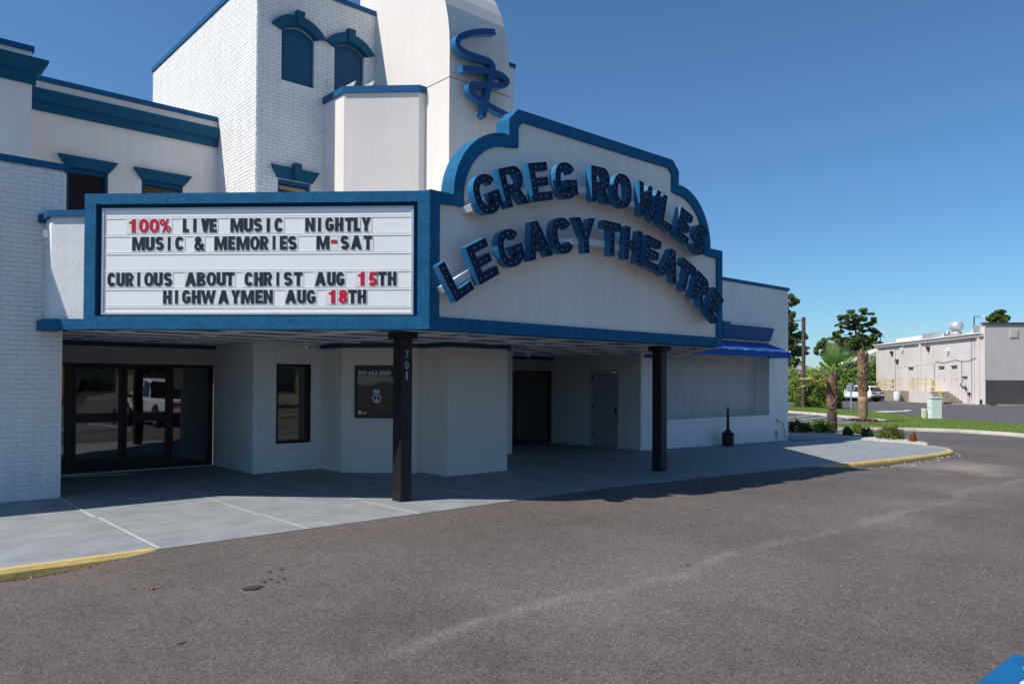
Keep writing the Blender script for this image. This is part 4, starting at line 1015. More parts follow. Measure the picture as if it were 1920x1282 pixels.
# big pine behind the palms
cr=view_crowns([(.3,12.3,0,1.9,.75),(-1.2,11.6,.5,1.6,.7),(1.4,11.3,-.5,1.5,.7),(-2.0,10.8,.3,1.2,.5),(-.4,10.6,.2,1.6,.6),(1.2,10.3,0,1.3,.5),
 (3.2,9.9,0,1.0,.4),(3.0,9.1,.4,.9,.35),(-2.0,9.2,0,1.5,.8),(-.6,8.7,.6,1.2,.8),(-3.2,8.2,0,1.6,.7),(-1.8,7.8,.8,1.6,.8),(.2,8.0,.3,1.2,.9),(1.6,8.4,-.2,1.3,.7),(2.4,7.9,0,1.6,.7),
 (-4.6,7.4,0,1.4,.8),(-5.2,6.4,.2,1.1,1.0),(-3.6,6.6,.5,1.5,.9),(-2.0,6.4,.9,1.4,.9),(0,6.6,.9,1.4,1.0),(1.6,6.6,.6,1.5,.9),(3.4,6.8,0,1.6,.8),(4.9,6.9,0,1.3,.7),(4.2,5.6,.2,1.4,.8),(2.6,5.2,.5,1.5,.9),(.8,5.0,.9,1.5,.9),(-1.4,5.0,.8,1.5,.9),(-3.4,5.0,.4,1.3,.9),(1.8,3.8,.8,1.6,1.0),(-.6,3.6,.8,1.6,1.0)])
tree('pine_tree','tall broad dark pine rising behind the two palm trunks','spreading' and spot(115,1605),12.6,cr,lf_pine,.30,24000,21,.35)
cr=view_crowns([(0,12.3,0,1.2,.8),(.6,12.0,0,.7,.5),(.3,10.2,0,.9,.7),(.5,8.9,0,.9,.6),(-.5,9.5,0,1.2,1.0),(.9,8.1,0,1.2,.5),(1.6,7.7,.2,.8,.6),(.2,7.4,0,1.4,1.2),(.6,6.4,0,1.2,.9),(1.5,5.9,0,1.1,.5),(-.2,5.2,0,1.3,1.2),(.6,4.4,0,.9,.6),(-.6,3.6,0,1.2,1.2),(.9,5.0,.3,.5,.5)])
tree('pine_tree','tall narrow ragged pine partly hidden by the right edge of the brick wing',spot(95,1476),12.8,cr,lf_pine,.28,10000,22,.3)
tree('pine_tree','flat topped pine showing above the dark capped block at the far right',spot(150,1872),16.6,view_crowns([(.4,16.0,0,1.0,.5),(-.5,15.3,0,1.1,.5),(.9,15.4,0,1.0,.5),(1.3,14.8,0,.8,.4),(-1.5,14.7,0,.8,.4),(0,14.2,.3,1.4,.7)]),lf_pine,.5,4200,23,.35)
for k,(d,x,h,lab,ww) in enumerate([(140,1655,8.6,'low pine top just right of the big pine behind the flat roof',2.6),(140,1712,8.9,'small tree top left of the first rooftop unit',2.0),(140,1745,10.3,'round tree top rising between the rooftop unit and the exhaust fan',2.2),(138,1782,10.2,'tree top showing right of the round exhaust fan',1.6),(150,1842,11.6,'small tree top beside the second rooftop unit',1.4)]):
    rs=random.Random(k); tree('distant_tree',lab,spot(d,x),h,[(rs.uniform(-ww,ww),rs.uniform(-ww,ww),h-rs.uniform(.3,2.6),ww*.6,ww*.6,.8) for _ in range(8)],lf_dark,.5,1600,40+k,.2)
# green mass of shrubs and low trees behind the car park
lf_bt=leafmat('bush_tips',(.60,.42,.08),(.42,.36,.07),.35)
def bush(name,label,base,rx,ry,h,mats,s,n,seed,cat='shrub',group=None,lx=1.4,low=.02,tips=0):
    rs=random.Random(seed); t=thing(name,label,cat,base,group,local=True)
    mb=MB()
    for k in range(7): a=k*.9; mb.tube([(0,0,-.05),(rx*.4*math.cos(a),ry*.4*math.sin(a),h*.5),(rx*.7*math.cos(a),ry*.7*math.sin(a),h*.85)],[.02*h,.012*h,.004*h],4)
    mb.build('stems',m_bark,t)
    mb=MB(); lob=[]
    for k in range(10): a=rs.uniform(0,6.28); lob.append((a,rs.uniform(.25,1)))
    for _ in range(n):
        a=rs.uniform(0,6.283); ph=math.asin(rs.uniform(-.15,1)); r=rs.uniform(.62,1.0)
        bl=1+.16*math.sin(3*a+seed)+.12*math.sin(5*a+2*ph*3+seed)+.10*math.sin(9*ph+4*a)
        x=rx*r*bl*math.cos(ph)*math.cos(a); y=ry*r*bl*math.cos(ph)*math.sin(a); z=h*low+h*(1-low)*max(0,(.12+.88*math.sin(ph)*r*bl))
        q=min(len(mats)-1,int(rs.random()**1.4*len(mats)))
        if tips: q=(3 if rs.random()<(z/h-.45)*.9 and r*bl>.85 else rs.randrange(3))
        leaf(mb,Vector((x,y,z)),s*rs.uniform(.6,1.4),q,lx,rs=rs)
    mb.build('leaves',mats,t,fix=False); return t
hg='loose green shrubs and low trees behind the car park'
for k,(d,x,rx,h,mats,lab) in enumerate([
 (84,1488,2.6,3.4,[lf_hedge[1],lf_hedge[0]],'pale olive tall shrub seen just right of the white brick wing'),(78,1500,1.9,2.3,lf_hedge,'bright green shrub in front of the pale olive one by the wing'),
 (82,1530,2.4,3.3,[lf_hedge[0],lf_hedge[1]],'tall yellow green shrub behind the lamp post'),(86,1562,2.6,3.6,[lf_dark[1],lf_hedge[0]],'tall mid green shrub between lamp post and first palm'),
 (90,1592,2.4,4.3,lf_dark,'dark leafy small tree behind the first palm crown'),(84,1606,2.2,2.9,[lf_hedge[0],lf_hedge[2]],'green shrub behind the round sign'),
 (98,1640,3.0,5.3,[lf_hedge[0],lf_dark[1]],'bright leafy small tree beside the left end of the grey building'),(96,1622,2.2,3.9,[lf_hedge[0],lf_dark[1]],'leafy shrub between second palm and grey building')]):
    b=spot(d,x); bush('tall_shrub',lab,b,rx,rx,h,mats,.24,4200,60+k,'shrub')
bush('distant_tree','small dark palm like tree on the horizon behind the lamp post',spot(150,1500),4.2,3,5.2,lf_dark,.5,1600,81,'tree')
bush('distant_tree','low dark tree on the horizon left of the first palm crown',spot(140,1562),3.2,3,6.0,lf_dark,.5,1500,82,'tree')
bush('clipped_hedge','low grey green clipped hedge across the road behind the lamp post',spot(85,1491),1.9,1.2,1.15,[leafmat('grey_hedge',(.07,.09,.04),(.035,.05,.022),.2)],.14,3500,83,'hedge')
bush('oleander_bush','big rounded bush with yellow green tips beside the brown lamp post',spot(56,1537),1.75,1.5,2.15,[lf_hedge[2],lf_hedge[0],lf_dark[1],lf_bt],.11,11000,84,'bush',tips=1)
bush('oleander_bush','dark green bush close against the right corner of the brick wing',(25.6,15.1,G0+.03),.55,.55,1.25,lf_dark,.06,2600,85,'bush')
for k,(x,y,rx,h,mats,lab) in enumerate([(26.35,13.85,.50,.46,[lf_red[0],lf_dark[1],lf_dark[0],lf_red[1]],'low dark reddish shrub nearest the brick wing in the gravel bed'),
 (26.9,13.75,.30,.36,[lf_dark[0],lf_red[1]],'small dark shrub second from the wing in the gravel bed'),
 (27.3,13.5,.42,.44,lf_yel,'yellow green low shrub left of the first palm trunk'),(26.85,13.05,.46,.50,lf_hedge[:1]+lf_dark,'fresh green shrub touching the first palm trunk on the left'),
 (27.9,12.3,.24,.32,lf_yel,'yellowish shrub just right of the first palm trunk'),(26.15,11.85,.20,.30,lf_dark,'first of the two small dark shrubs right of the first palm'),
 (26.1,11.15,.22,.32,lf_dark,'second small dark shrub right of the first palm, next to the flowering one'),
 (25.75,10.25,.52,.42,[lf_hedge[0],lf_yel[0],lf_red[0]],'widest green shrub with red flowers near the end of the gravel bed'),(25.15,9.35,.13,.25,lf_orange+lf_orange,'small round orange red shrub at the tip of the gravel bed')]):
    bush('low_shrub',lab,(x,y,G0+.06),rx*.80,rx*.80,h*.92,mats,.042,int(400+3800*rx),90+k,'shrub')

# gravel bed
bed=[(22.96,14.6),(24.9,14.6),(25.1,13.2),(25.3,12.2),(25.3,11.0),(25.0,9.9),(24.75,9.1),(24.62,8.75),(25.0,8.9),(25.5,9.5),(26.3,10.4),(26.9,11.4),(27.4,12.4),(27.8,13.4),(28.2,14.5),(28.6,16.5),(22.96,17.5)]
m_grav=M('white_gravel',(.62,.60,.57),.8,.25,14,.8,60,fine=.3,bdist=.03)
struct(MB().prism(FP,bed,-.3,-.075),'planting_bed',m_grav)
def inside(x,y,P):
    c=False
    for (x1,y1),(x2,y2) in zip(P,P[1:]+P[:1]):
        if (y1>y)!=(y2>y) and x<(x2-x1)*(y-y1)/(y2-y1)+x1: c=not c
    return c
mb=MB(); rs=random.Random(5); k=0
while k<5200:
    x,y=rs.uniform(24.3,28.3),rs.uniform(8.6,16)
    if not inside(x,y,bed): continue
    k+=1; r=rs.uniform(.012,.03); i=len(mb.v)
    for dx,dy,dz in ((1,0,0),(-1,0,0),(0,1,0),(0,-1,0),(0,0,.8),(0,0,-.8)): mb.v.append((x+dx*r*rs.uniform(.7,1.3),y+dy*r*rs.uniform(.7,1.3),-.068+dz*r))
    for a,b,c in ((0,2,4),(2,1,4),(1,3,4),(3,0,4),(2,0,5),(1,2,5),(3,1,5),(0,3,5)): mb.f.append((i+a,i+b,i+c)); mb.m.append(rs.randrange(2))
o=mb.build('gravel',[m_grav,M('grey_gravel',(.40,.385,.365),.8,.3,30)],None,kind='stuff',fix=False); o['label']='white gravel scattered over the planting bed'; o['category']='gravel'
# leaf litter by the left kerb
mb=MB(); rs=random.Random(9)
for _ in range(110):
    u=rs.gauss(1.55,.25); v=8.19-abs(rs.gauss(0,.045)); leaf(mb,Vector((u,v,az(u,v)+.008)),rs.uniform(.008,.024),rs.randrange(2),1.5,up=3,rs=rs)
for _ in range(120):
    u=rs.uniform(15.5,23); v=edge_v(u)-abs(rs.gauss(0,.25)); leaf(mb,Vector((u,v,az(u,v)+.01)),rs.uniform(.015,.04),1,1.3,rs=rs)
m_lit=M('dry_leaf',(.38,.17,.09),.8,.3,20); 
o=mb.build('leaf_litter',[m_lit,M('pale_litter',(.62,.57,.50),.8,.2,20)],None,kind='stuff',fix=False); o['label']='dry leaves and pale bits gathered along the yellow kerbs'; o['category']='litter'
mb=MB(); z0=az(2.1,6.9)
mb.quad((2.03,6.86,z0+.004),(2.05,6.85,z0+.016),(2.075,6.875,z0+.005),(2.045,6.88,z0+.014)); mb.quad((2.065,6.875,z0+.005),(2.08,6.87,z0+.010),(2.11,6.89,z0+.004),(2.085,6.895,z0+.010))
tag(mb.build('fallen_leaf',M('pale_leaf',(.55,.40,.30),.7,.2,20),None,fix=False),'single curled pale leaf lying on the asphalt in front of the walk','leaf')
mb=MB()
for k in range(1400):
    u,v=rr(1.5,16),rr(1.8,8)
    z=az(u,v); s=rr(.002,.0045); i=len(mb.v); mb.v+=[(u-s,v-s,z),(u+s,v-s,z),(u,v+s,z),(u,v,z+s*1.3)]
    for q in ((0,1,3),(1,2,3),(2,0,3)): mb.f.append(tuple(i+w_ for w_ in q)); mb.m.append(0)
o=mb.build('pebbles',M('pale_pebble',(.55,.53,.49),.8,.2,20),None,kind='stuff',fix=False); o['label']='tiny pale stones loose on the asphalt'; o['category']='stones'

# ---------------------------------------------------------------- palms
m_boot=M('palm_boot',(.36,.22,.14),.85,.45,9,.7,60,bdist=.01,col2=(.15,.085,.055))
m_ptrunk=M('palm_trunk',(.34,.23,.15),.9,.3,5,.9,35,bdist=.02,fine=.15)
m_pdark=M('palm_trunk_dark',(.115,.08,.062),.9,.3,8,.9,35,bdist=.02)
m_frond=[leafmat('palm_frond',(.36,.56,.12),(.22,.38,.08),.5,.45),leafmat('palm_frond_pale',(.55,.62,.22),(.38,.48,.14),.35,.45)]
m_dry=leafmat('dry_frond',(.42,.34,.20),(.26,.20,.11),.2)
m_ptip=leafmat('frond_tip',(.55,.50,.28),(.35,.36,.16),.3)
def palm(label,base,h,r0,r1,boot0,seed,fronds,low_mat):
    rs=random.Random(seed); t=thing('palm_tree',label,'palm tree',base,local=True)
    mb=MB(); n=14; path=[(0,0,-.1)]+[(0.02*math.sin(k),0,h*k/n) for k in range(1,n+1)]
    rad=[r0*1.12]+[r0+(r1-r0)*k/n+rs.uniform(-.008,.008) for k in range(1,n+1)]
    kk=int(n*boot0); mb.tube(path[:kk+1],rad[:kk+1],14); mb.build('trunk',low_mat,t,smooth=True)
    mb=MB()
    # ring scars and root flare
    for k in range(int(h*boot0/.05)): z=.06+k*.05; mb.tube([(0,0,z),(0,0,z+.018)],[r0*1.0+.012,r0*1.0+.004],14,caps=False)
    mb.build('ring_scars',low_mat,t,fix=False)
    mb=MB(); mb.tube(path[kk:],[x*.86 for x in rad[kk:]],12); core=mb.build('upper_trunk',m_boot,t)
    z=h*boot0; a=0; nb=0
    while z<h-.05:
        a+=2.399; z+=(h*(1-boot0))/95
        rr_=(r0+(r1-r0)*z/h)*.76; c=Vector((rr_*math.cos(a),rr_*math.sin(a),z)); d=Vector((math.cos(a),math.sin(a),0)); s=Vector((-d.y,d.x,0))
        L=rs.uniform(.14,.26); o=rs.uniform(.03,.10); w=rs.uniform(.055,.085)
        tip=c+Vector((0,0,L))+d*o; b=MB()
        b.hexa([c-s*w-d*.02,c+s*w-d*.02,c+s*w+d*.035,c-s*w+d*.035,tip-s*w*.35-d*.012,tip+s*w*.35-d*.012,tip+s*w*.4+d*.012,tip-s*w*.4+d*.012])
        b.build('leaf_boot',m_boot,t); nb+=1
    for (az_,el,L,S,drp,mi,ang) in fronds:
        d=R0*math.cos(math.radians(az_))+F0*-1*math.sin(math.radians(az_)); e=math.radians(el)
        dirv=d*math.cos(e)+Vector((0,0,math.sin(e)))
        st=Vector((0,0,h-.08)); pts=[st+dirv*L*q+Vector((0,0,-drp*.4*q*q*L)) for q in (0,.3,.6,.85,1)]
        b=MB(); b.tube(pts,[.022,.016,.013,.011,.009],5,mi=1)
        hub=pts[-1]; fw=(pts[-1]-pts[-2]).normalized(); side=fw.cross(Vector((0,0,1)))
        if side.length<.2: side=R0.copy()
        side.normalize()
        if abs(fw.z)>.75: side=R0.copy()
        nl=20; sp=math.radians(ang)
        for q in range(nl):
            tt=-1+2*q/(nl-1); an=tt*sp; ld=(fw*math.cos(an)+side*math.sin(an)); ln=S*(1-.28*abs(tt)**2)*rs.uniform(.9,1.05)
            nrm=ld.cross(fw.cross(side)).normalized(); fold=fw.cross(side).normalized()
            w=.016; P0=hub+ld*.02; pr=None
            for sgm in range(5):
                f0=sgm/4; p=P0+ld*ln*f0+Vector((0,0,-drp*ln*f0*f0*(.35+.5*abs(tt))))+fold*rs.uniform(-.01,.01)
                ww=w*(.35+1.3*f0)*(1-f0**3)+.0015
                cur=(p+nrm*ww+fold*ww*.5,p,p-nrm*ww+fold*ww*.5)
                if pr:
                    m_=mi if sgm<4 else (2 if rs.random()<.5 else mi)
                    b.quad(pr[0],cur[0],cur[1],pr[1],m_); b.quad(pr[1],cur[1],cur[2],pr[2],m_)
                pr=cur
        b.build('frond',[m_frond[0],m_frond[1],m_ptip,m_dry],t,fix=False)
    return t
FR=[(100,86,.50,.92,.03,1,24),(70,68,.50,.88,.10,0,40),(48,50,.52,.86,.16,0,46),(30,34,.50,.80,.25,0,46),(125,62,.45,.78,.12,0,34),(10,14,.42,.70,.35,0,40),(160,30,.48,.74,.25,1,30),(176,8,.52,.74,.22,1,24),(192,-8,.46,.70,.2,1,20),(-75,60,.4,.6,.25,0,34)]
FR0=[(95,82,.45,.95,.05,1,32),(70,66,.5,1.0,.12,0,48),(55,50,.55,1.0,.22,0,55),(35,34,.5,.95,.30,0,60),(120,60,.45,.95,.15,0,50),(15,22,.4,.9,.40,0,55),(160,20,.45,.85,.35,1,42),(175,2,.5,.9,.25,1,30),(190,-14,.4,.9,.2,1,26),(60,40,.4,.8,.5,0,60),(-60,50,.4,.9,.3,0,50),(-120,35,.4,.8,.4,0,50),(-20,30,.4,.8,.45,0,50)]
palm('palm with green fan fronds on a ragged brown trunk rising from the gravel bed',(27.1,12.85,G0+.03),2.10,.172,.138,.46,3,FR,m_pdark)
palm('topped palm trunk without green fronds standing on the grass behind the first palm',(35.2,15.25,-.0),3.12,.20,.235,.42,4,[(80,80,.25,.16,.0,3,12),(110,75,.3,.14,.0,3,10)],m_ptrunk)
mb=MB(); rs=random.Random(3)
for _ in range(900):
    a=rs.uniform(0,6.28); r=.2+abs(rs.gauss(0,.22)); leaf(mb,Vector((35.2+r*math.cos(a),15.25+r*math.sin(a),.03+rs.uniform(0,.07))),.07,0,2.2,rs=rs)
o=mb.build('pine_straw',M('mulch',(.17,.09,.055),.9,.3,12),None,kind='stuff',fix=False); o['label']='ring of brown mulch round the topped palm'; o['category']='mulch'

# ---------------------------------------------------------------- lawn, kerbs, far road marks
m_lawn=M('lawn',(.17,.25,.045),.9,.2,.9,.9,45,col2=(.11,.175,.032),bdist=.03,fine=.25)
lawn=[(27.9,14.6),(28.9,13.6),(30.36,12.75),(31.5,11.6),(31.95,10.2),(31.3,8.4),(30.0,6.56),(28.5,4.5),(35.0,4.5),(36.5,8.0),(38.28,9.72),(41.07,13.1),(44.35,16.54),(50.8,22.5),(52.5,25.57),(57.4,31.5),(70,48),(58,48),(50,32),(44.8,24.4),(42.9,21.3),(39.87,17.77),(37.6,15.4),(36.9,15.0),(34.63,14.96),(31.93,15.15),(29.3,15.9)]
struct(MB().prism(FP,lawn,-.3,-.012),'lawn',m_lawn)
mb=MB(); rs=random.Random(8); k=0
while k<26000:
    x,y=rs.uniform(28,60),rs.uniform(5,36)
    if not inside(x,y,lawn): continue
    k+=1; hgt=rs.uniform(.03,.075); a=rs.uniform(0,6.28); w_=.012; dx,dy=w_*math.cos(a),w_*math.sin(a); i=len(mb.v)
    mb.v+=[(x-dx,y-dy,-.014),(x+dx,y+dy,-.014),(x+rs.uniform(-.02,.02),y+rs.uniform(-.02,.02),-.014+hgt)]; mb.f.append((i,i+1,i+2)); mb.m.append(rs.randrange(2))
o=mb.build('grass',[leafmat('grass_blade',(.20,.30,.06),(.12,.20,.035),.3),leafmat('grass_blade_dry',(.26,.27,.08),(.14,.18,.04),.3)],None,kind='stuff',fix=False); o['label']='short green grass growing on the island'; o['category']='grass'
def chain_kerb(name,pts,w,mat,ztop,inward):
    return kerb(name,dens(pts,.6),w,mat,ztop=ztop,inward=inward)
chain_kerb('concrete_kerb',[(36.9,15.0),(34.63,14.96),(31.93,15.15),(29.3,15.9),(27.9,14.6),(28.9,13.6),(30.36,12.75),(31.5,11.6),(31.95,10.2),(31.3,8.4),(30.0,6.56),(28.5,4.5)],.18,m_conc,.008,1)
chain_kerb('concrete_kerb',[(58,48),(50,32),(44.8,24.4),(42.9,21.3),(39.87,17.77),(37.6,15.4),(36.9,15.0)],.2,m_conc,.012,1)
chain_kerb('concrete_kerb',[(62,40),(79,41.5),(100,56)],.2,m_conc,.02,1)
st=[((39.14,20.64),(43.9,21.6)),((36.01,18.99),(41.7,19.7)),((33.8,17.83),(39.9,17.9)),((31.64,16.69),(38.3,16.2))]
for a,b in st:
    d=(Vector(b)-Vector(a)).normalized()*.06; n=Vector((-d.y,d.x)); A,B=Vector(a)-d*90,Vector(b)
    MB().prism(FP,[tuple(A-n),tuple(B-n),tuple(B+n),tuple(A+n)],-.114,-.109).build('bay_line',m_wpaint,ground)
MB().prism(FP,[(50.3,20.9),(50.9,20.5),(54.2,20.5),(57.0,21.2),(56.6,21.5),(54.4,20.95),(52.3,21.6),(51.3,21.9)],-.114,-.109).build('arrow',m_wpaint,ground)
MB().prism(FP,[(59.4,21.3),(61.1,21.95),(61.0,22.1),(59.3,21.5)],-.114,-.109).build('road_line',m_wpaint,ground)
def place(d,x): p=along_view(d,x); return p
# brown lamp post with arm
lp=thing('lamp_post','tall square brown lamp post with one arm beside the big rounded bush','lamp post',(52.7,27.1,0),local=True)
m_brown=M('brown_metal',(.085,.058,.05),.5,.2,3)
MB().box(FP,-.10,.10,-.10,.10,-.1,6.55).build('pole',m_brown,lp); MB().box(FP,-.17,.17,-.17,.17,-.1,.06).build('base',m_brown,lp)
h=-R0; mb=MB(); mb.tube([(0,0,6.32),tuple(h*.85+Vector((0,0,6.28)))],.035,6); arm=mb.build('arm',m_brown,lp)
c=h*.95+Vector((0,0,6.25)); MB().box(FW(*c),-.28,.28,-.18,.18,-.06,.05).build('lamp_head',m_brown,arm)
# far lamp posts on the skyline
for d,x,ht,lab in ((95,1827,10.3,'black single arm lamp post rising behind the second rooftop unit'),(130,1651,9.9,'tiny far lamp post above the left end of the flat roof')):
    p=place(d,x); l=thing('lamp_post',lab,'lamp post',(p.x,p.y,G0),local=True)
    MB().tube([(0,0,0),(0,0,ht)],.07,6).build('pole',m_black,l); a=R0*1.1
    MB().tube([(0,0,ht),tuple(a+Vector((0,0,ht+.05)))],.04,5).build('arm',m_black,l); MB().box(FW(*(a*1.15+Vector((0,0,ht+.04)))),-.3,.3,-.2,.2,-.05,.08).build('lamp_head',m_plw,l)
# back of a round sign
sg=thing('road_sign','grey back of a stop sign on a thin post between the palms','sign',(53.5,24.0,-.0),local=True)
MB().box(FP,-.035,.035,-.035,.035,-.1,1.80).build('post',m_steel,sg)
f=lambda a,b,c:tuple(R0*a+F0*(c+.05)+Vector((0,0,b)))
MB().prism(f,arc(0,1.45,.34,.34,22.5,337.5,7),0,.012).build('sign_plate',m_alu,sg)
# utility cabinet and bollard on the lawn
m_green=M('pale_green_paint',(.68,.76,.71),.55,.06,3,.1,40)
ub=thing('utility_cabinet','pale green metal utility cabinet standing on the grass island','utility box',(41.35,14.35,-.012),rot=math.radians(-45-3),local=True)
# local x = along front face
MB().box(FP,-.24,.24,-.26,.26,0,1.02).build('body',m_green,ub); MB().box(FP,-.27,.27,-.29,.29,1.02,1.10).build('lid',m_green,ub)
MB().box(FP,-.252,-.241,-.21,.21,.13,.96).build('door',m_green,ub)
for y in (-.08,.09): MB().box(FP,-.268,-.252,y-.02,y+.02,.50,.60).build('latch',m_steel,ub)
MB().box(FP,-.30,.30,-.32,.32,-.05,.03).build('plinth',m_conc,ub)
o=MB(); lathe(o,[(0,-.1),(.13,-.1),(.13,.40),(.11,.47),(.04,.50),(0,.50)],12,FW(41.25,14.80,-.01)); tag(o.build('bollard',M('bollard_paint',(.55,.50,.38),.8,.2,9),None,smooth=False),'short beige round bollard left of the pale green cabinet','bollard')

# ---------------------------------------------------------------- grey commercial building at the far right
def blockmat(name,col,sc=1.0,mort=.90):
    m,t,b=new_mat(name); L=t.links.new; b.inputs['Roughness'].default_value=.85
    tc=nd(t,'ShaderNodeUVMap') if False else nd(t,'ShaderNodeNewGeometry')
    sx_=nd(t,'ShaderNodeSeparateXYZ'); L(tc.outputs['Position'],sx_.inputs[0])
    ad=nd(t,'ShaderNodeMath',operation='ADD'); L(sx_.outputs[0],ad.inputs[0]); L(sx_.outputs[1],ad.inputs[1])
    ml=nd(t,'ShaderNodeMath',operation='MULTIPLY'); L(ad.outputs[0],ml.inputs[0]); ml.inputs[1].default_value=.7071
    sb=nd(t,'ShaderNodeMath',operation='SUBTRACT'); L(sx_.outputs[0],sb.inputs[0]); L(sx_.outputs[1],sb.inputs[1])
    ad2=nd(t,'ShaderNodeMath',operation='MULTIPLY'); L(sb.outputs[0],ad2.inputs[0]); ad2.inputs[1].default_value=.7071*sc
    mx0=nd(t,'ShaderNodeMath',operation='ADD'); 
    if sc>0: L(ad2.outputs[0],mx0.inputs[0]); mx0.inputs[1].default_value=0
    else: L(ml.outputs[0],mx0.inputs[0]); mx0.inputs[1].default_value=0
    cb=nd(t,'ShaderNodeCombineXYZ'); L(mx0.outputs[0],cb.inputs[0]); L(sx_.outputs[2],cb.inputs[1])
    br=nd(t,'ShaderNodeTexBrick'); br.inputs['Scale'].default_value=1; br.inputs['Brick Width'].default_value=.40; br.inputs['Row Height'].default_value=.20; br.inputs['Mortar Size'].default_value=.009
    br.inputs['Color1'].default_value=tuple(col)+(1,); br.inputs['Color2'].default_value=tuple(c*.965 for c in col)+(1,); br.inputs['Mortar'].default_value=tuple(c*mort for c in col)+(1,)
    L(cb.outputs[0],br.inputs['Vector'])
    n=nd(t,'ShaderNodeTexNoise'); n.inputs['Scale'].default_value=.5; n.inputs['Detail'].default_value=6; L(tc.outputs['Position'],n.inputs['Vector'])
    r=nd(t,'ShaderNodeMapRange'); r.inputs['From Min'].default_value=.3; r.inputs['From Max'].default_value=.7; r.inputs['To Min'].default_value=.88; r.inputs['To Max'].default_value=1.03; L(n.outputs['Fac'],r.inputs['Value'])
    v=nd(t,'ShaderNodeVectorMath',operation='SCALE'); L(br.outputs['Color'],v.inputs[0]); L(r.outputs[0],v.inputs['Scale']); L(v.outputs[0],b.inputs['Base Color'])
    return m
m_cmu=blockmat('pink_grey_block_paint',(.665,.60,.555),-1,.82)
m_cmu2=blockmat('grey_block_paint',(.62,.565,.52),1,.80)
m_cmud=M('charcoal_block_paint',(.085,.078,.080),.8,.15,1.5)
m_trimw=M('pale_trim',(.66,.59,.55),.7,.08,2)
m_roofw=M('white_roof_membrane',(.85,.84,.82),.6,.04,1)
m_ry=M('yellow_rail_paint',(.72,.52,.12),.5,.1,4)
m_cstep=M('worn_concrete',(.36,.30,.25),.9,.3,3,.5,30)
gb=thing('commercial_building','pinkish grey block building with downpipes and a darker taller block at the far right','building',(75.4,22.0,G0))
Cx,Cy=75.4,22.0
D1=Vector((q2,q2,0)); N1=Vector((-q2,q2,0)); D2=Vector((q2,-q2,0)); N2=Vector((-q2,-q2,0)); CC=Vector((Cx,Cy,0))
W1=lambda a,b,c:tuple(CC+D1*a+N1*c+Vector((0,0,b)))
W2=lambda a,b,c:tuple(CC+D2*a+N2*c+Vector((0,0,b)))
drs=[(13.45,1.1,14.50,3.42),(7.05,1.1,8.10,3.38),(4.72,1.1,5.70,3.40)]
mb=MB()
for x in cells(.15,22.3,-.5,5.98,drs): mb.box(W1,*x,-9,-.0) if False else mb.box(W1,*x,-.4,0)
mb.build('block_wall',m_cmu,gb)
mb=MB(); mb.box(W1,22.3-.4,22.3,-.5,5.98,-14,-.4); mb.build('block_wall',m_cmu,gb)
MB().box(W1,.1,22.55,5.90,6.00,-14,.02).build('flat_roof',m_roofw,gb)
MB().box(W1,.12,22.6,5.95,6.22,.0,.28).build('fascia',m_trimw,gb); 
mb=MB(); mb.tube([W1(.15,6.22,.33),W1(22.65,6.22,.33)],.09,6); mb.build('gutter',m_trimw,gb)
MB().box(W1,13.0,22.45,6.0,6.98,-9,-2.2).build('white_parapet',m_roofw,gb); MB().box(W1,2.6,5.6,6.0,6.95,-6,-1.8).build('white_parapet',m_roofw,gb); MB().box(W1,8.4,10.3,6.0,6.85,-5,-1.6).build('white_parapet',m_roofw,gb)
for a in (22.05,11.66,.85): 
    MB().box(W1,a-.19,a+.19,-.4,6.0,0,.20).build('pilaster',m_trimw,gb)
for a0,b0,a1,b1 in drs:
    d=MB().box(W1,a0,a1,b0,b1,-.12,-.06).build('door',m_cmu,gb); MB().box(W1,a0-.05,a1+.05,b1+.02,b1+.10,0,.06).build('door_head',m_brown,d); MB().box(W1,a0+.05,a0+.12,b0+.95,b0+1.15,-.06,.0).build('handle',m_black,d)
    MB().box(W1,a0,a1,b1-.18,b1-.13,-.06,-.02).build('drip',m_black,d)
for path,r,mm in (([(8.9,1.2),(8.9,3.5),(8.75,3.85),(8.4,3.95),(7.3,3.80),(6.3,3.85),(5.0,4.02),(4.0,3.85),(2.8,3.85),(1.4,4.10)],.03,m_black),([(3.85,3.9),(3.85,1.9)],.03,m_black),([(17.65,1.0),(17.65,5.6),(15.9,5.55)],.035,m_steel),([(17.6,3.6),(15.5,3.55),(15.0,3.75),(14.2,3.5),(12.0,3.7)],.02,m_trimw),([(11.4,3.7),(9.3,3.85)],.02,m_trimw),([(9.25,1.0),(9.25,5.6)],.03,m_trimw),([(2.18,.2),(2.18,5.9)],.025,m_black),([(1.75,.2),(1.75,5.8)],.025,m_trimw),([(2.9,-.1),(2.9,1.2),(2.7,1.5)],.04,m_trimw),([(2.6,.0),(2.6,.9)],.05,m_steel),([(1.9,5.8),(1.5,5.2)],.02,m_black)):
    MB().tube([W1(a,b,.05) for a,b in path],r*.6,5).build('conduit',mm,gb)
for a,b,w_,h_,mm in ((3.3,2.35,.75,.10,m_black),(3.35,1.55,.55,.65,m_cmu),(3.75,1.50,.20,.35,m_black),(3.1,1.2,.18,.18,m_black),(3.45,1.9,.15,.25,m_black),(2.55,.75,.3,.22,m_black),(18.2,1.9,.12,.3,m_black),(18.2,1.35,.2,.18,m_black),(.6,.0,.35,.35,m_black),(9.3,1.15,.4,.12,m_black),(8.9,1.55,.18,.6,m_steel)):
    MB().box(W1,a-w_/2,a+w_/2,b,b+h_,.0,.16).build('meter',mm,gb)
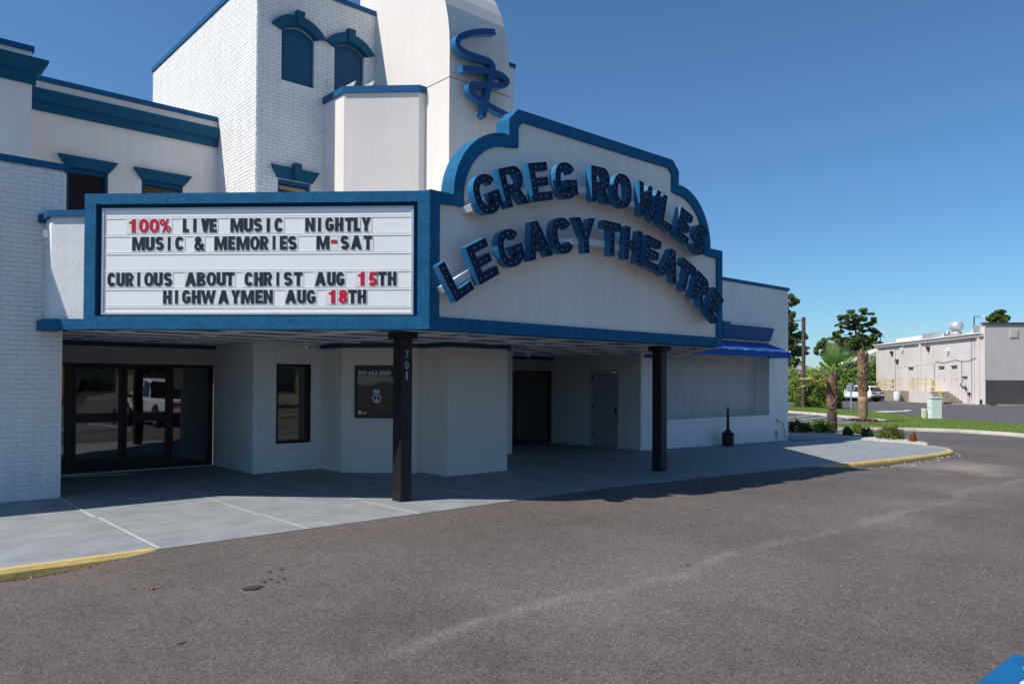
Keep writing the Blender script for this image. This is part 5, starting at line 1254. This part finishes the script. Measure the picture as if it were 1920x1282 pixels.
for a,b,mm in ((10.1,5.4,m_brown),(6.3,4.95,m_plw),(18.4,5.25,m_brown),(15.9,5.5,m_plw),(17.1,4.3,m_brown)):
    mb=MB(); mb.box(W1,a-.25,a+.25,b-.12,b+.14,0,.22).box(W1,a-.12,a+.12,b-.35,b-.12,.02,.16); mb.build('wall_lamp',mm,gb)
# rooftop units
def acu(a,c,w_,h_,lab):
    u=thing('rooftop_unit',lab,'air conditioner',W1(a,6.0,-c)); 
    MB().box(W1,a-w_/2,a+w_/2,6.0,6.0+h_,-c-.9,-c).build('cabinet',m_alu,u)
    for k in range(9): x=a-w_/2+.06+k*(w_-.12)/8; MB().box(W1,x-.02,x+.02,6.08,5.95+h_,-c,-c+.03).build('louvre',M('louvre_grey',(.22,.22,.22),.5) if 'louvre_grey' not in bpy.data.materials else bpy.data.materials['louvre_grey'],u)
acu(11.7,.6,2.2,.95,'grey louvred rooftop unit, left one on the flat roof'); acu(1.9,.4,1.8,1.05,'grey louvred rooftop unit next to the taller block')
ef=thing('exhaust_fan','round metal exhaust fan on a rusty curb on the flat roof','roof fan',W1(7.15,6.0,-1.2))
FAN=lambda a,b,c:tuple(Vector(W1(7.15,6.0,-1.2))+Vector((a,b,c)))
MB().box(W1,6.3,8.0,6.0,6.55,-1.9,-.6).build('curb',M('rusty_curb',(.40,.27,.18),.8,.2,4),ef)
mb=MB(); lathe(mb,[(.50,.50),(.42,.75),(.42,.98),(.60,1.06),(.62,1.45),(.52,1.62),(.50,1.72),(.30,1.78),(0,1.80)],18,FAN); mb.build('cowl',m_alu,ef,smooth=True,fix=False)
mb=MB(); lathe(mb,[(.30,.4),(.30,.75),(.20,.95),(0,.98)],12,lambda a,b,c:tuple(Vector(W1(8.9,6.0,-1.2))+Vector((a,b,c)))); mb.build('small_vent',m_steel,ef)
# darker taller block
mb=MB(); mb.box(W2,-.02,14,2.10,6.98,-.35,0).build('tall_block',m_cmu2,gb)
MB().box(W2,-.02,14,-.5,2.10,-.35,-.0).build('dark_plinth',m_cmud,gb)
MB().box(W2,-.16,14,6.98,7.16,-.45,.10).build('dark_coping',m_cmud,gb)
MB().box(W1,-.0,.72,-.4,6.95,0.0,.06).build('corner_pilaster',m_trimw,gb)
MB().box(W2,2.05,2.75,5.80,6.5,0,.05).build('vent_cover',m_cmu2,gb); MB().box(W2,2.12,2.68,5.87,6.43,.05,.07).build('vent_cover',m_cmu2,gb)
struct(MB().box(W1,-.6,22.6,-.3,-.02,0,.95).box(W2,.95,14,-.3,-.03,0,1.4),'building_apron',m_cstep)
# loading platforms, steps, rails
pl=thing('loading_platform','concrete platform with yellow rail at the left end of the grey building','platform',W1(16,G0,.8))
MB().box(W1,13.2,18.8,-.4,1.0,0,1.4).build('slab',m_cstep,pl)
mb=MB()
for k in range(5): mb.box(W1,18.8+k*.28,19.08+k*.28,-.4,.80-k*.2,0,1.3)
mb.build('stair',m_cstep,pl)
def rail(parent,pts,posts,mid=True):
    mb=MB(); mb.tube([W1(*p) for p in pts],.035,6)
    if mid: mb.tube([W1(p[0],p[1]-.52,p[2]) for p in pts],.03,6)
    for a,b0,b1,c in posts: mb.tube([W1(a,b0,c),W1(a,b1,c)],.035,6)
    mb.build('railing',m_ry,parent)
rail(pl,[(20.15,.95,1.35),(18.75,2.12,1.35)],[(20.15,-.2,.95,1.35),(18.75,1.0,2.12,1.35),(18.55,1.0,2.12,1.35),(18.35,1.0,2.12,1.35)])
rail(pl,[(18.75,2.10,.1),(18.75,2.10,1.35)],[])
rail(pl,[(17.2,2.16,1.35),(13.3,2.22,1.35)],[(17.3,1,2.16,1.35),(17.05,1,2.16,1.35),(15.3,1,2.18,1.35),(13.6,1,2.2,1.35),(13.3,1,2.22,.2)])
pl2=thing('loading_platform','block platform with concrete steps and yellow rail right of the barrel','platform',W1(8.5,G0,.8))
MB().box(W1,6.6,11.4,-.4,1.03,0,1.4).build('slab',m_cmu,pl2)
for k in range(5): MB().box(W1,6.3-k*.55-.28,6.6-k*.55+.28,(.86-k*.2),1.0-k*.2+.03,0,1.45).build('step',m_cstep,pl2); MB().box(W1,6.1-k*.55,6.6-k*.55+.1,-.3,.86-k*.2,0,1.25).build('riser',m_cstep,pl2)
rail(pl2,[(11.1,2.25,1.35),(6.65,2.30,1.35)],[(a,1,2.28,1.35) for a in (11.1,9.7,9.45,8.1,7.9,6.8,6.6)])
rail(pl2,[(6.65,2.30,1.35),(4.9,1.05,1.35)],[(4.9,-.1,1.05,1.35)])
br=thing('plastic_barrel','white plastic barrel standing against the loading platform','barrel',W1(13.0,-.02,1.9))
BR=lambda a,b,c:tuple(Vector(W1(13.0,-.02,1.9))+Vector((a,b,c)))
mb=MB(); lathe(mb,[(0,0),(.27,0),(.30,.06),(.32,.30),(.335,.31),(.335,.36),(.325,.37),(.325,.58),(.335,.59),(.335,.64),(.315,.65),(.29,.90),(.27,.95),(0,.95)],16,BR); mb.build('drum',m_plw,br,smooth=False,fix=False)
# houses, white trailer in the distance
def house(lab,base,w_,hh,ridge,wallm,roofm,rot=0.2):
    h=thing('distant_house',lab,'house',base,rot=rot,local=True)
    MB().box(FP,-w_/2,w_/2,-4,4,0,hh).build('wall',wallm,h)
    mb=MB(); mb.prism(lambda a,b,c:(a,c,b),[(-w_/2-.5,hh-.1),(w_/2+.5,hh-.1),(0,ridge)],-4.4,4.4); mb.build('roof',roofm,h)
    for x in (-w_/4,w_/4): MB().box(FP,x-.5,x+.5,-4.03,-3.99,hh*.4,hh*.8).build('window',m_glass2,h)
m_roofg=M('pale_roof',(.62,.60,.56),.7,.1,2); m_roofy=M('tan_roof',(.50,.42,.30),.8,.2,3)
house('white roofed house just visible beside the right wall of the theatre',(104,56,G0),8,3.1,4.7,m_plw,m_roofg,-.9)
house('tan roofed house behind the shrubs left of the first palm',(126,62.5,G0),9,2.7,4.3,M('cream_wall',(.6,.52,.38),.8),m_roofy,-.7)
house('house with grey roof behind the big pine, left of the flat roof',(116,49.5,G0),9,4.8,7.0,m_plw,m_roofg,-.7)
tr=thing('box_trailer','grey box trailer with white top behind the white car','trailer',(101.5,42.9,G0),rot=-.8,local=True)
MB().box(FP,-4,4,-1.25,1.25,.5,2.9).build('box',M('trailer_grey',(.30,.33,.38),.5,.1,2),tr); MB().box(FP,-4.05,4.05,-1.3,1.3,2.9,3.35).build('top',m_plw,tr); 
for x in (-2,-1.2,2.5): mb=MB(); mb.tube([(x,-1.3,.4),(x,-1.05,.4)],.45,12); mb.build('wheel',m_cable,tr)

# ---------------------------------------------------------------- vehicles
m_carw=M('white_car_paint',(.78,.78,.77),.25,.02,1,spec=.6,coat=.6)
m_card=M('dark_car_paint',(.012,.016,.035),.25,.05,1,spec=.6,coat=.6)
m_tyre=M('tyre_rubber',(.018,.018,.019),.85,.1,9); m_rim=M('alloy_rim',(.45,.46,.48),.3,.1,5,metal=.8)
m_tail=M('tail_lamp',(.45,.01,.01),.2,.05,4); m_trimb=M('black_plastic_trim',(.02,.02,.021),.6,.1,5)
def vehicle(name,label,cat,loc,rot,paint,kind='suv'):
    c=thing(name,label,cat,loc,rot=rot,local=True)
    # local +y forward, x half width
    if kind=='suv':
        L=4.75; hw=.94
        st=[(-2.37,.62,.95,.98,.55,.80,.55),(-2.25,.42,1.02,1.05,.62,.90,.60),(-1.95,.36,1.05,1.50,.66,.93,.66),(-1.55,.34,1.04,1.62,.68,.94,.69),(-.6,.33,1.02,1.68,.70,.94,.71),(.25,.33,1.00,1.66,.70,.94,.70),(.75,.33,.99,1.42,.68,.94,.70),(1.20,.34,.98,1.02,.66,.93,.72),(1.75,.36,.92,.95,.60,.91,.70),(2.15,.42,.82,.84,.5,.84,.62),(2.37,.55,.68,.70,.4,.70,.5)]
        wy=(-1.45,1.45); wr=.36
    else:
        L=5.6; hw=1.0
        st=[(-2.85,.60,1.10,1.12,.85,.96,.85),(-2.80,.52,1.14,1.16,.9,.99,.9),(-.95,.48,1.14,1.16,.90,1.0,.90),(-.90,.48,1.16,1.78,.78,1.0,.80),(-.3,.48,1.16,1.90,.78,1.0,.80),(.65,.48,1.15,1.88,.76,1.0,.80),(.95,.48,1.15,1.70,.74,1.0,.80),(1.45,.48,1.14,1.20,.70,1.0,.85),(1.9,.48,1.12,1.16,.74,.99,.86),(2.55,.50,1.04,1.08,.7,.97,.84),(2.75,.60,.92,.96,.65,.92,.8)]
        wy=(-1.85,1.75); wr=.40
    mb=MB(); n=12
    for y,zl,zb,zr,xr,xb,xs in st:
        P=[(xb*.93,zl),(xb,zl+.16),(xb*1.0,zb-.12),(xb*.965,zb),(xs if zr-zb>.15 else xb*.93,zb+(zr-zb)*.80),(xr*.86,zr)]
        ring=[(x,y,z) for x,z in P]+[(-x,y,z) for x,z in P[::-1]]
        mb.v+=ring
    for i in range(len(st)-1):
        for j in range(n):
            a=i*n+j; b=i*n+(j+1)%n; tall=min(st[i][3]-st[i][2],st[i+1][3]-st[i+1][2])>.12; anyt=max(st[i][3]-st[i][2],st[i+1][3]-st[i+1][2])>.3
            mi=0
            if j in (3,7) and tall: mi=1
            if j in (4,5,6) and anyt and not tall: mi=1
            if kind=='suv' and j in (4,5,6) and i==6: mi=1
            if kind!='suv' and j in (4,5,6) and i==6: mi=1
            mb.f.append((a,b,b+n,a+n)); mb.m.append(mi)
    mb.f.append(tuple(range(n))); mb.m.append(0); mb.f.append(tuple(range((len(st)-1)*n,len(st)*n))); mb.m.append(0)
    mb.build('body',[paint,m_carglass],c)
    for s in (-1,1):
        for y in wy:
            mb=MB(); mb.tube([(s*(hw-.24),y,wr),(s*(hw+.012),y,wr)],wr,18); w_=mb.build('wheel',m_tyre,c)
            mb=MB(); mb.tube([(s*(hw+.008),y,wr),(s*(hw+.022),y,wr)],wr*.66,14); mb.build('rim',m_rim,w_)
            mb=MB(); mb.prism(lambda a,b,cc,s=s:(s*(hw-.03+cc),a,b),arc(y,wr,wr+.09,wr+.10,0,180,12)+[(y-wr-.02,wr-.1),(y+wr+.02,wr-.1)],0,.036); mb.build('wheel_arch',m_trimb,c)
        MB().box(FP,s*(hw-.06)-.03,s*(hw-.06)+.03,wy[0]+wr+.1,wy[1]-wr-.1,.28,.42).build('sill',m_trimb,c)
        yb=st[0][0]
        MB().box(FP,s*.55-.30,s*.55+.30,yb-.03,yb+.10,.86,1.0).build('tail_light',m_tail,c)
        MB().box(FP,s*.62-.22,s*.62+.22,st[-1][0]-.12,st[-1][0]+.02,.66,.80).build('headlight',m_plw,c)
        for yy in (-.55,.35): MB().box(FP,s*(hw+.005)-.012,s*(hw+.005)+.012,yy-.09,yy+.09,.94,.975).build('door_handle',m_trimb if kind!='suv' else paint,c)
        MB().box(FP,s*(hw+.09)-.09,s*(hw+.09)+.09,.80,.92,1.06,1.22).build('mirror',m_trimb if kind!='suv' else paint,c)
        for yy in (-.12,): MB().box(FP,s*(hw*.86)-.02,s*(hw*.86)+.02,yy-.05,yy+.05,1.04,1.58 if kind=='suv' else 1.78).build('window_pillar',paint if kind!='suv' else m_trimb,c)
    yb=st[0][0]
    MB().box(FP,-.88,.88,yb-.06,yb+.15,.32,.56).build('rear_bumper',m_trimb,c)
    MB().box(FP,-.26,.26,yb-.035,yb,.70,.82).build('number_plate',m_alu,c)
    if kind=='suv':
        mb=MB(); mb.hexa([(-.62,-2.28,1.08),(.62,-2.28,1.08),(.62,-2.24,1.08),(-.62,-2.24,1.08),(-.52,-2.03,1.50),(.52,-2.03,1.50),(.52,-1.98,1.50),(-.52,-1.98,1.50)]); mb.build('rear_window',m_carglass,c)
    return c
vehicle('parked_suv','white sport utility car seen from behind, left of the grey building','car',(80.3,35.2,G0),math.radians(-18),m_carw)
vehicle('parked_suv','dark blue sport utility car partly hidden behind the first palm','car',(86.5,40.6,G0),math.radians(-30),m_card)
# seen only in the dark glass of the entrance: parking lot on the camera's side of the road
vehicle('pickup_truck','white four door pickup truck reflected in the dark entrance glass','truck',(10.3,-1.75,az(10.3,-2)),math.radians(180),m_carw,'pickup')
for k in range(6):
    y=.6-k*.75; MB().prism(FP,[(6.3,y),(6.42,y),(8.2,y-1.1),(8.08,y-1.1)],az(7,y)+.004,az(7,y)+.008).build('hatch_line',m_wpaint,ground)
for x in (6.2,8.25): MB().box(FP,x-.05,x+.05,-5,.9,az(x,0)+.003,az(x,0)+.0075).build('bay_line',m_wpaint,ground)
sh=thing('roadside_shop','low beige shop with orange panel across the road, seen in the entrance glass','shop',(16,-36,G0),local=True)
MB().box(FP,-22,22,-8,0,0,4.2).build('wall',M('beige_shop_wall',(.50,.40,.27),.8,.2,.6),sh); MB().box(FP,-22.3,22.3,-8.3,.5,4.2,4.9).build('roof',m_brown,sh)
MB().box(FP,-6,-2,.02,.3,.6,3.8).build('orange_panel',M('orange_panel',(.65,.22,.02),.6),sh)
for k in range(9): MB().box(FP,-20+k*4.6,-17.5+k*4.6,.0,.06,.8,2.9).build('window',m_glass2,sh)
for k,(x,y) in enumerate(((-3,-24),(7,-29),(24,-27),(33,-22),(-14,-20),(45,-15))):
    rs=random.Random(k+5); tree('roadside_tree','leafy tree across the road, mirrored in the dark entrance glass',(x,y,G0),6.5,[(rs.uniform(-1.6,1.6),rs.uniform(-1.6,1.6),rs.uniform(3.2,6.3),1.3,1.3,.8) for _ in range(11)],lf_dark,.34,3200,120+k,.18,group='trees mirrored in the entrance glass')
struct(MB().prism(FP,[(-8,-9.5),(30,-9.5),(30,-12),(-8,-12)],-.3,-.06),'verge',m_lawn)
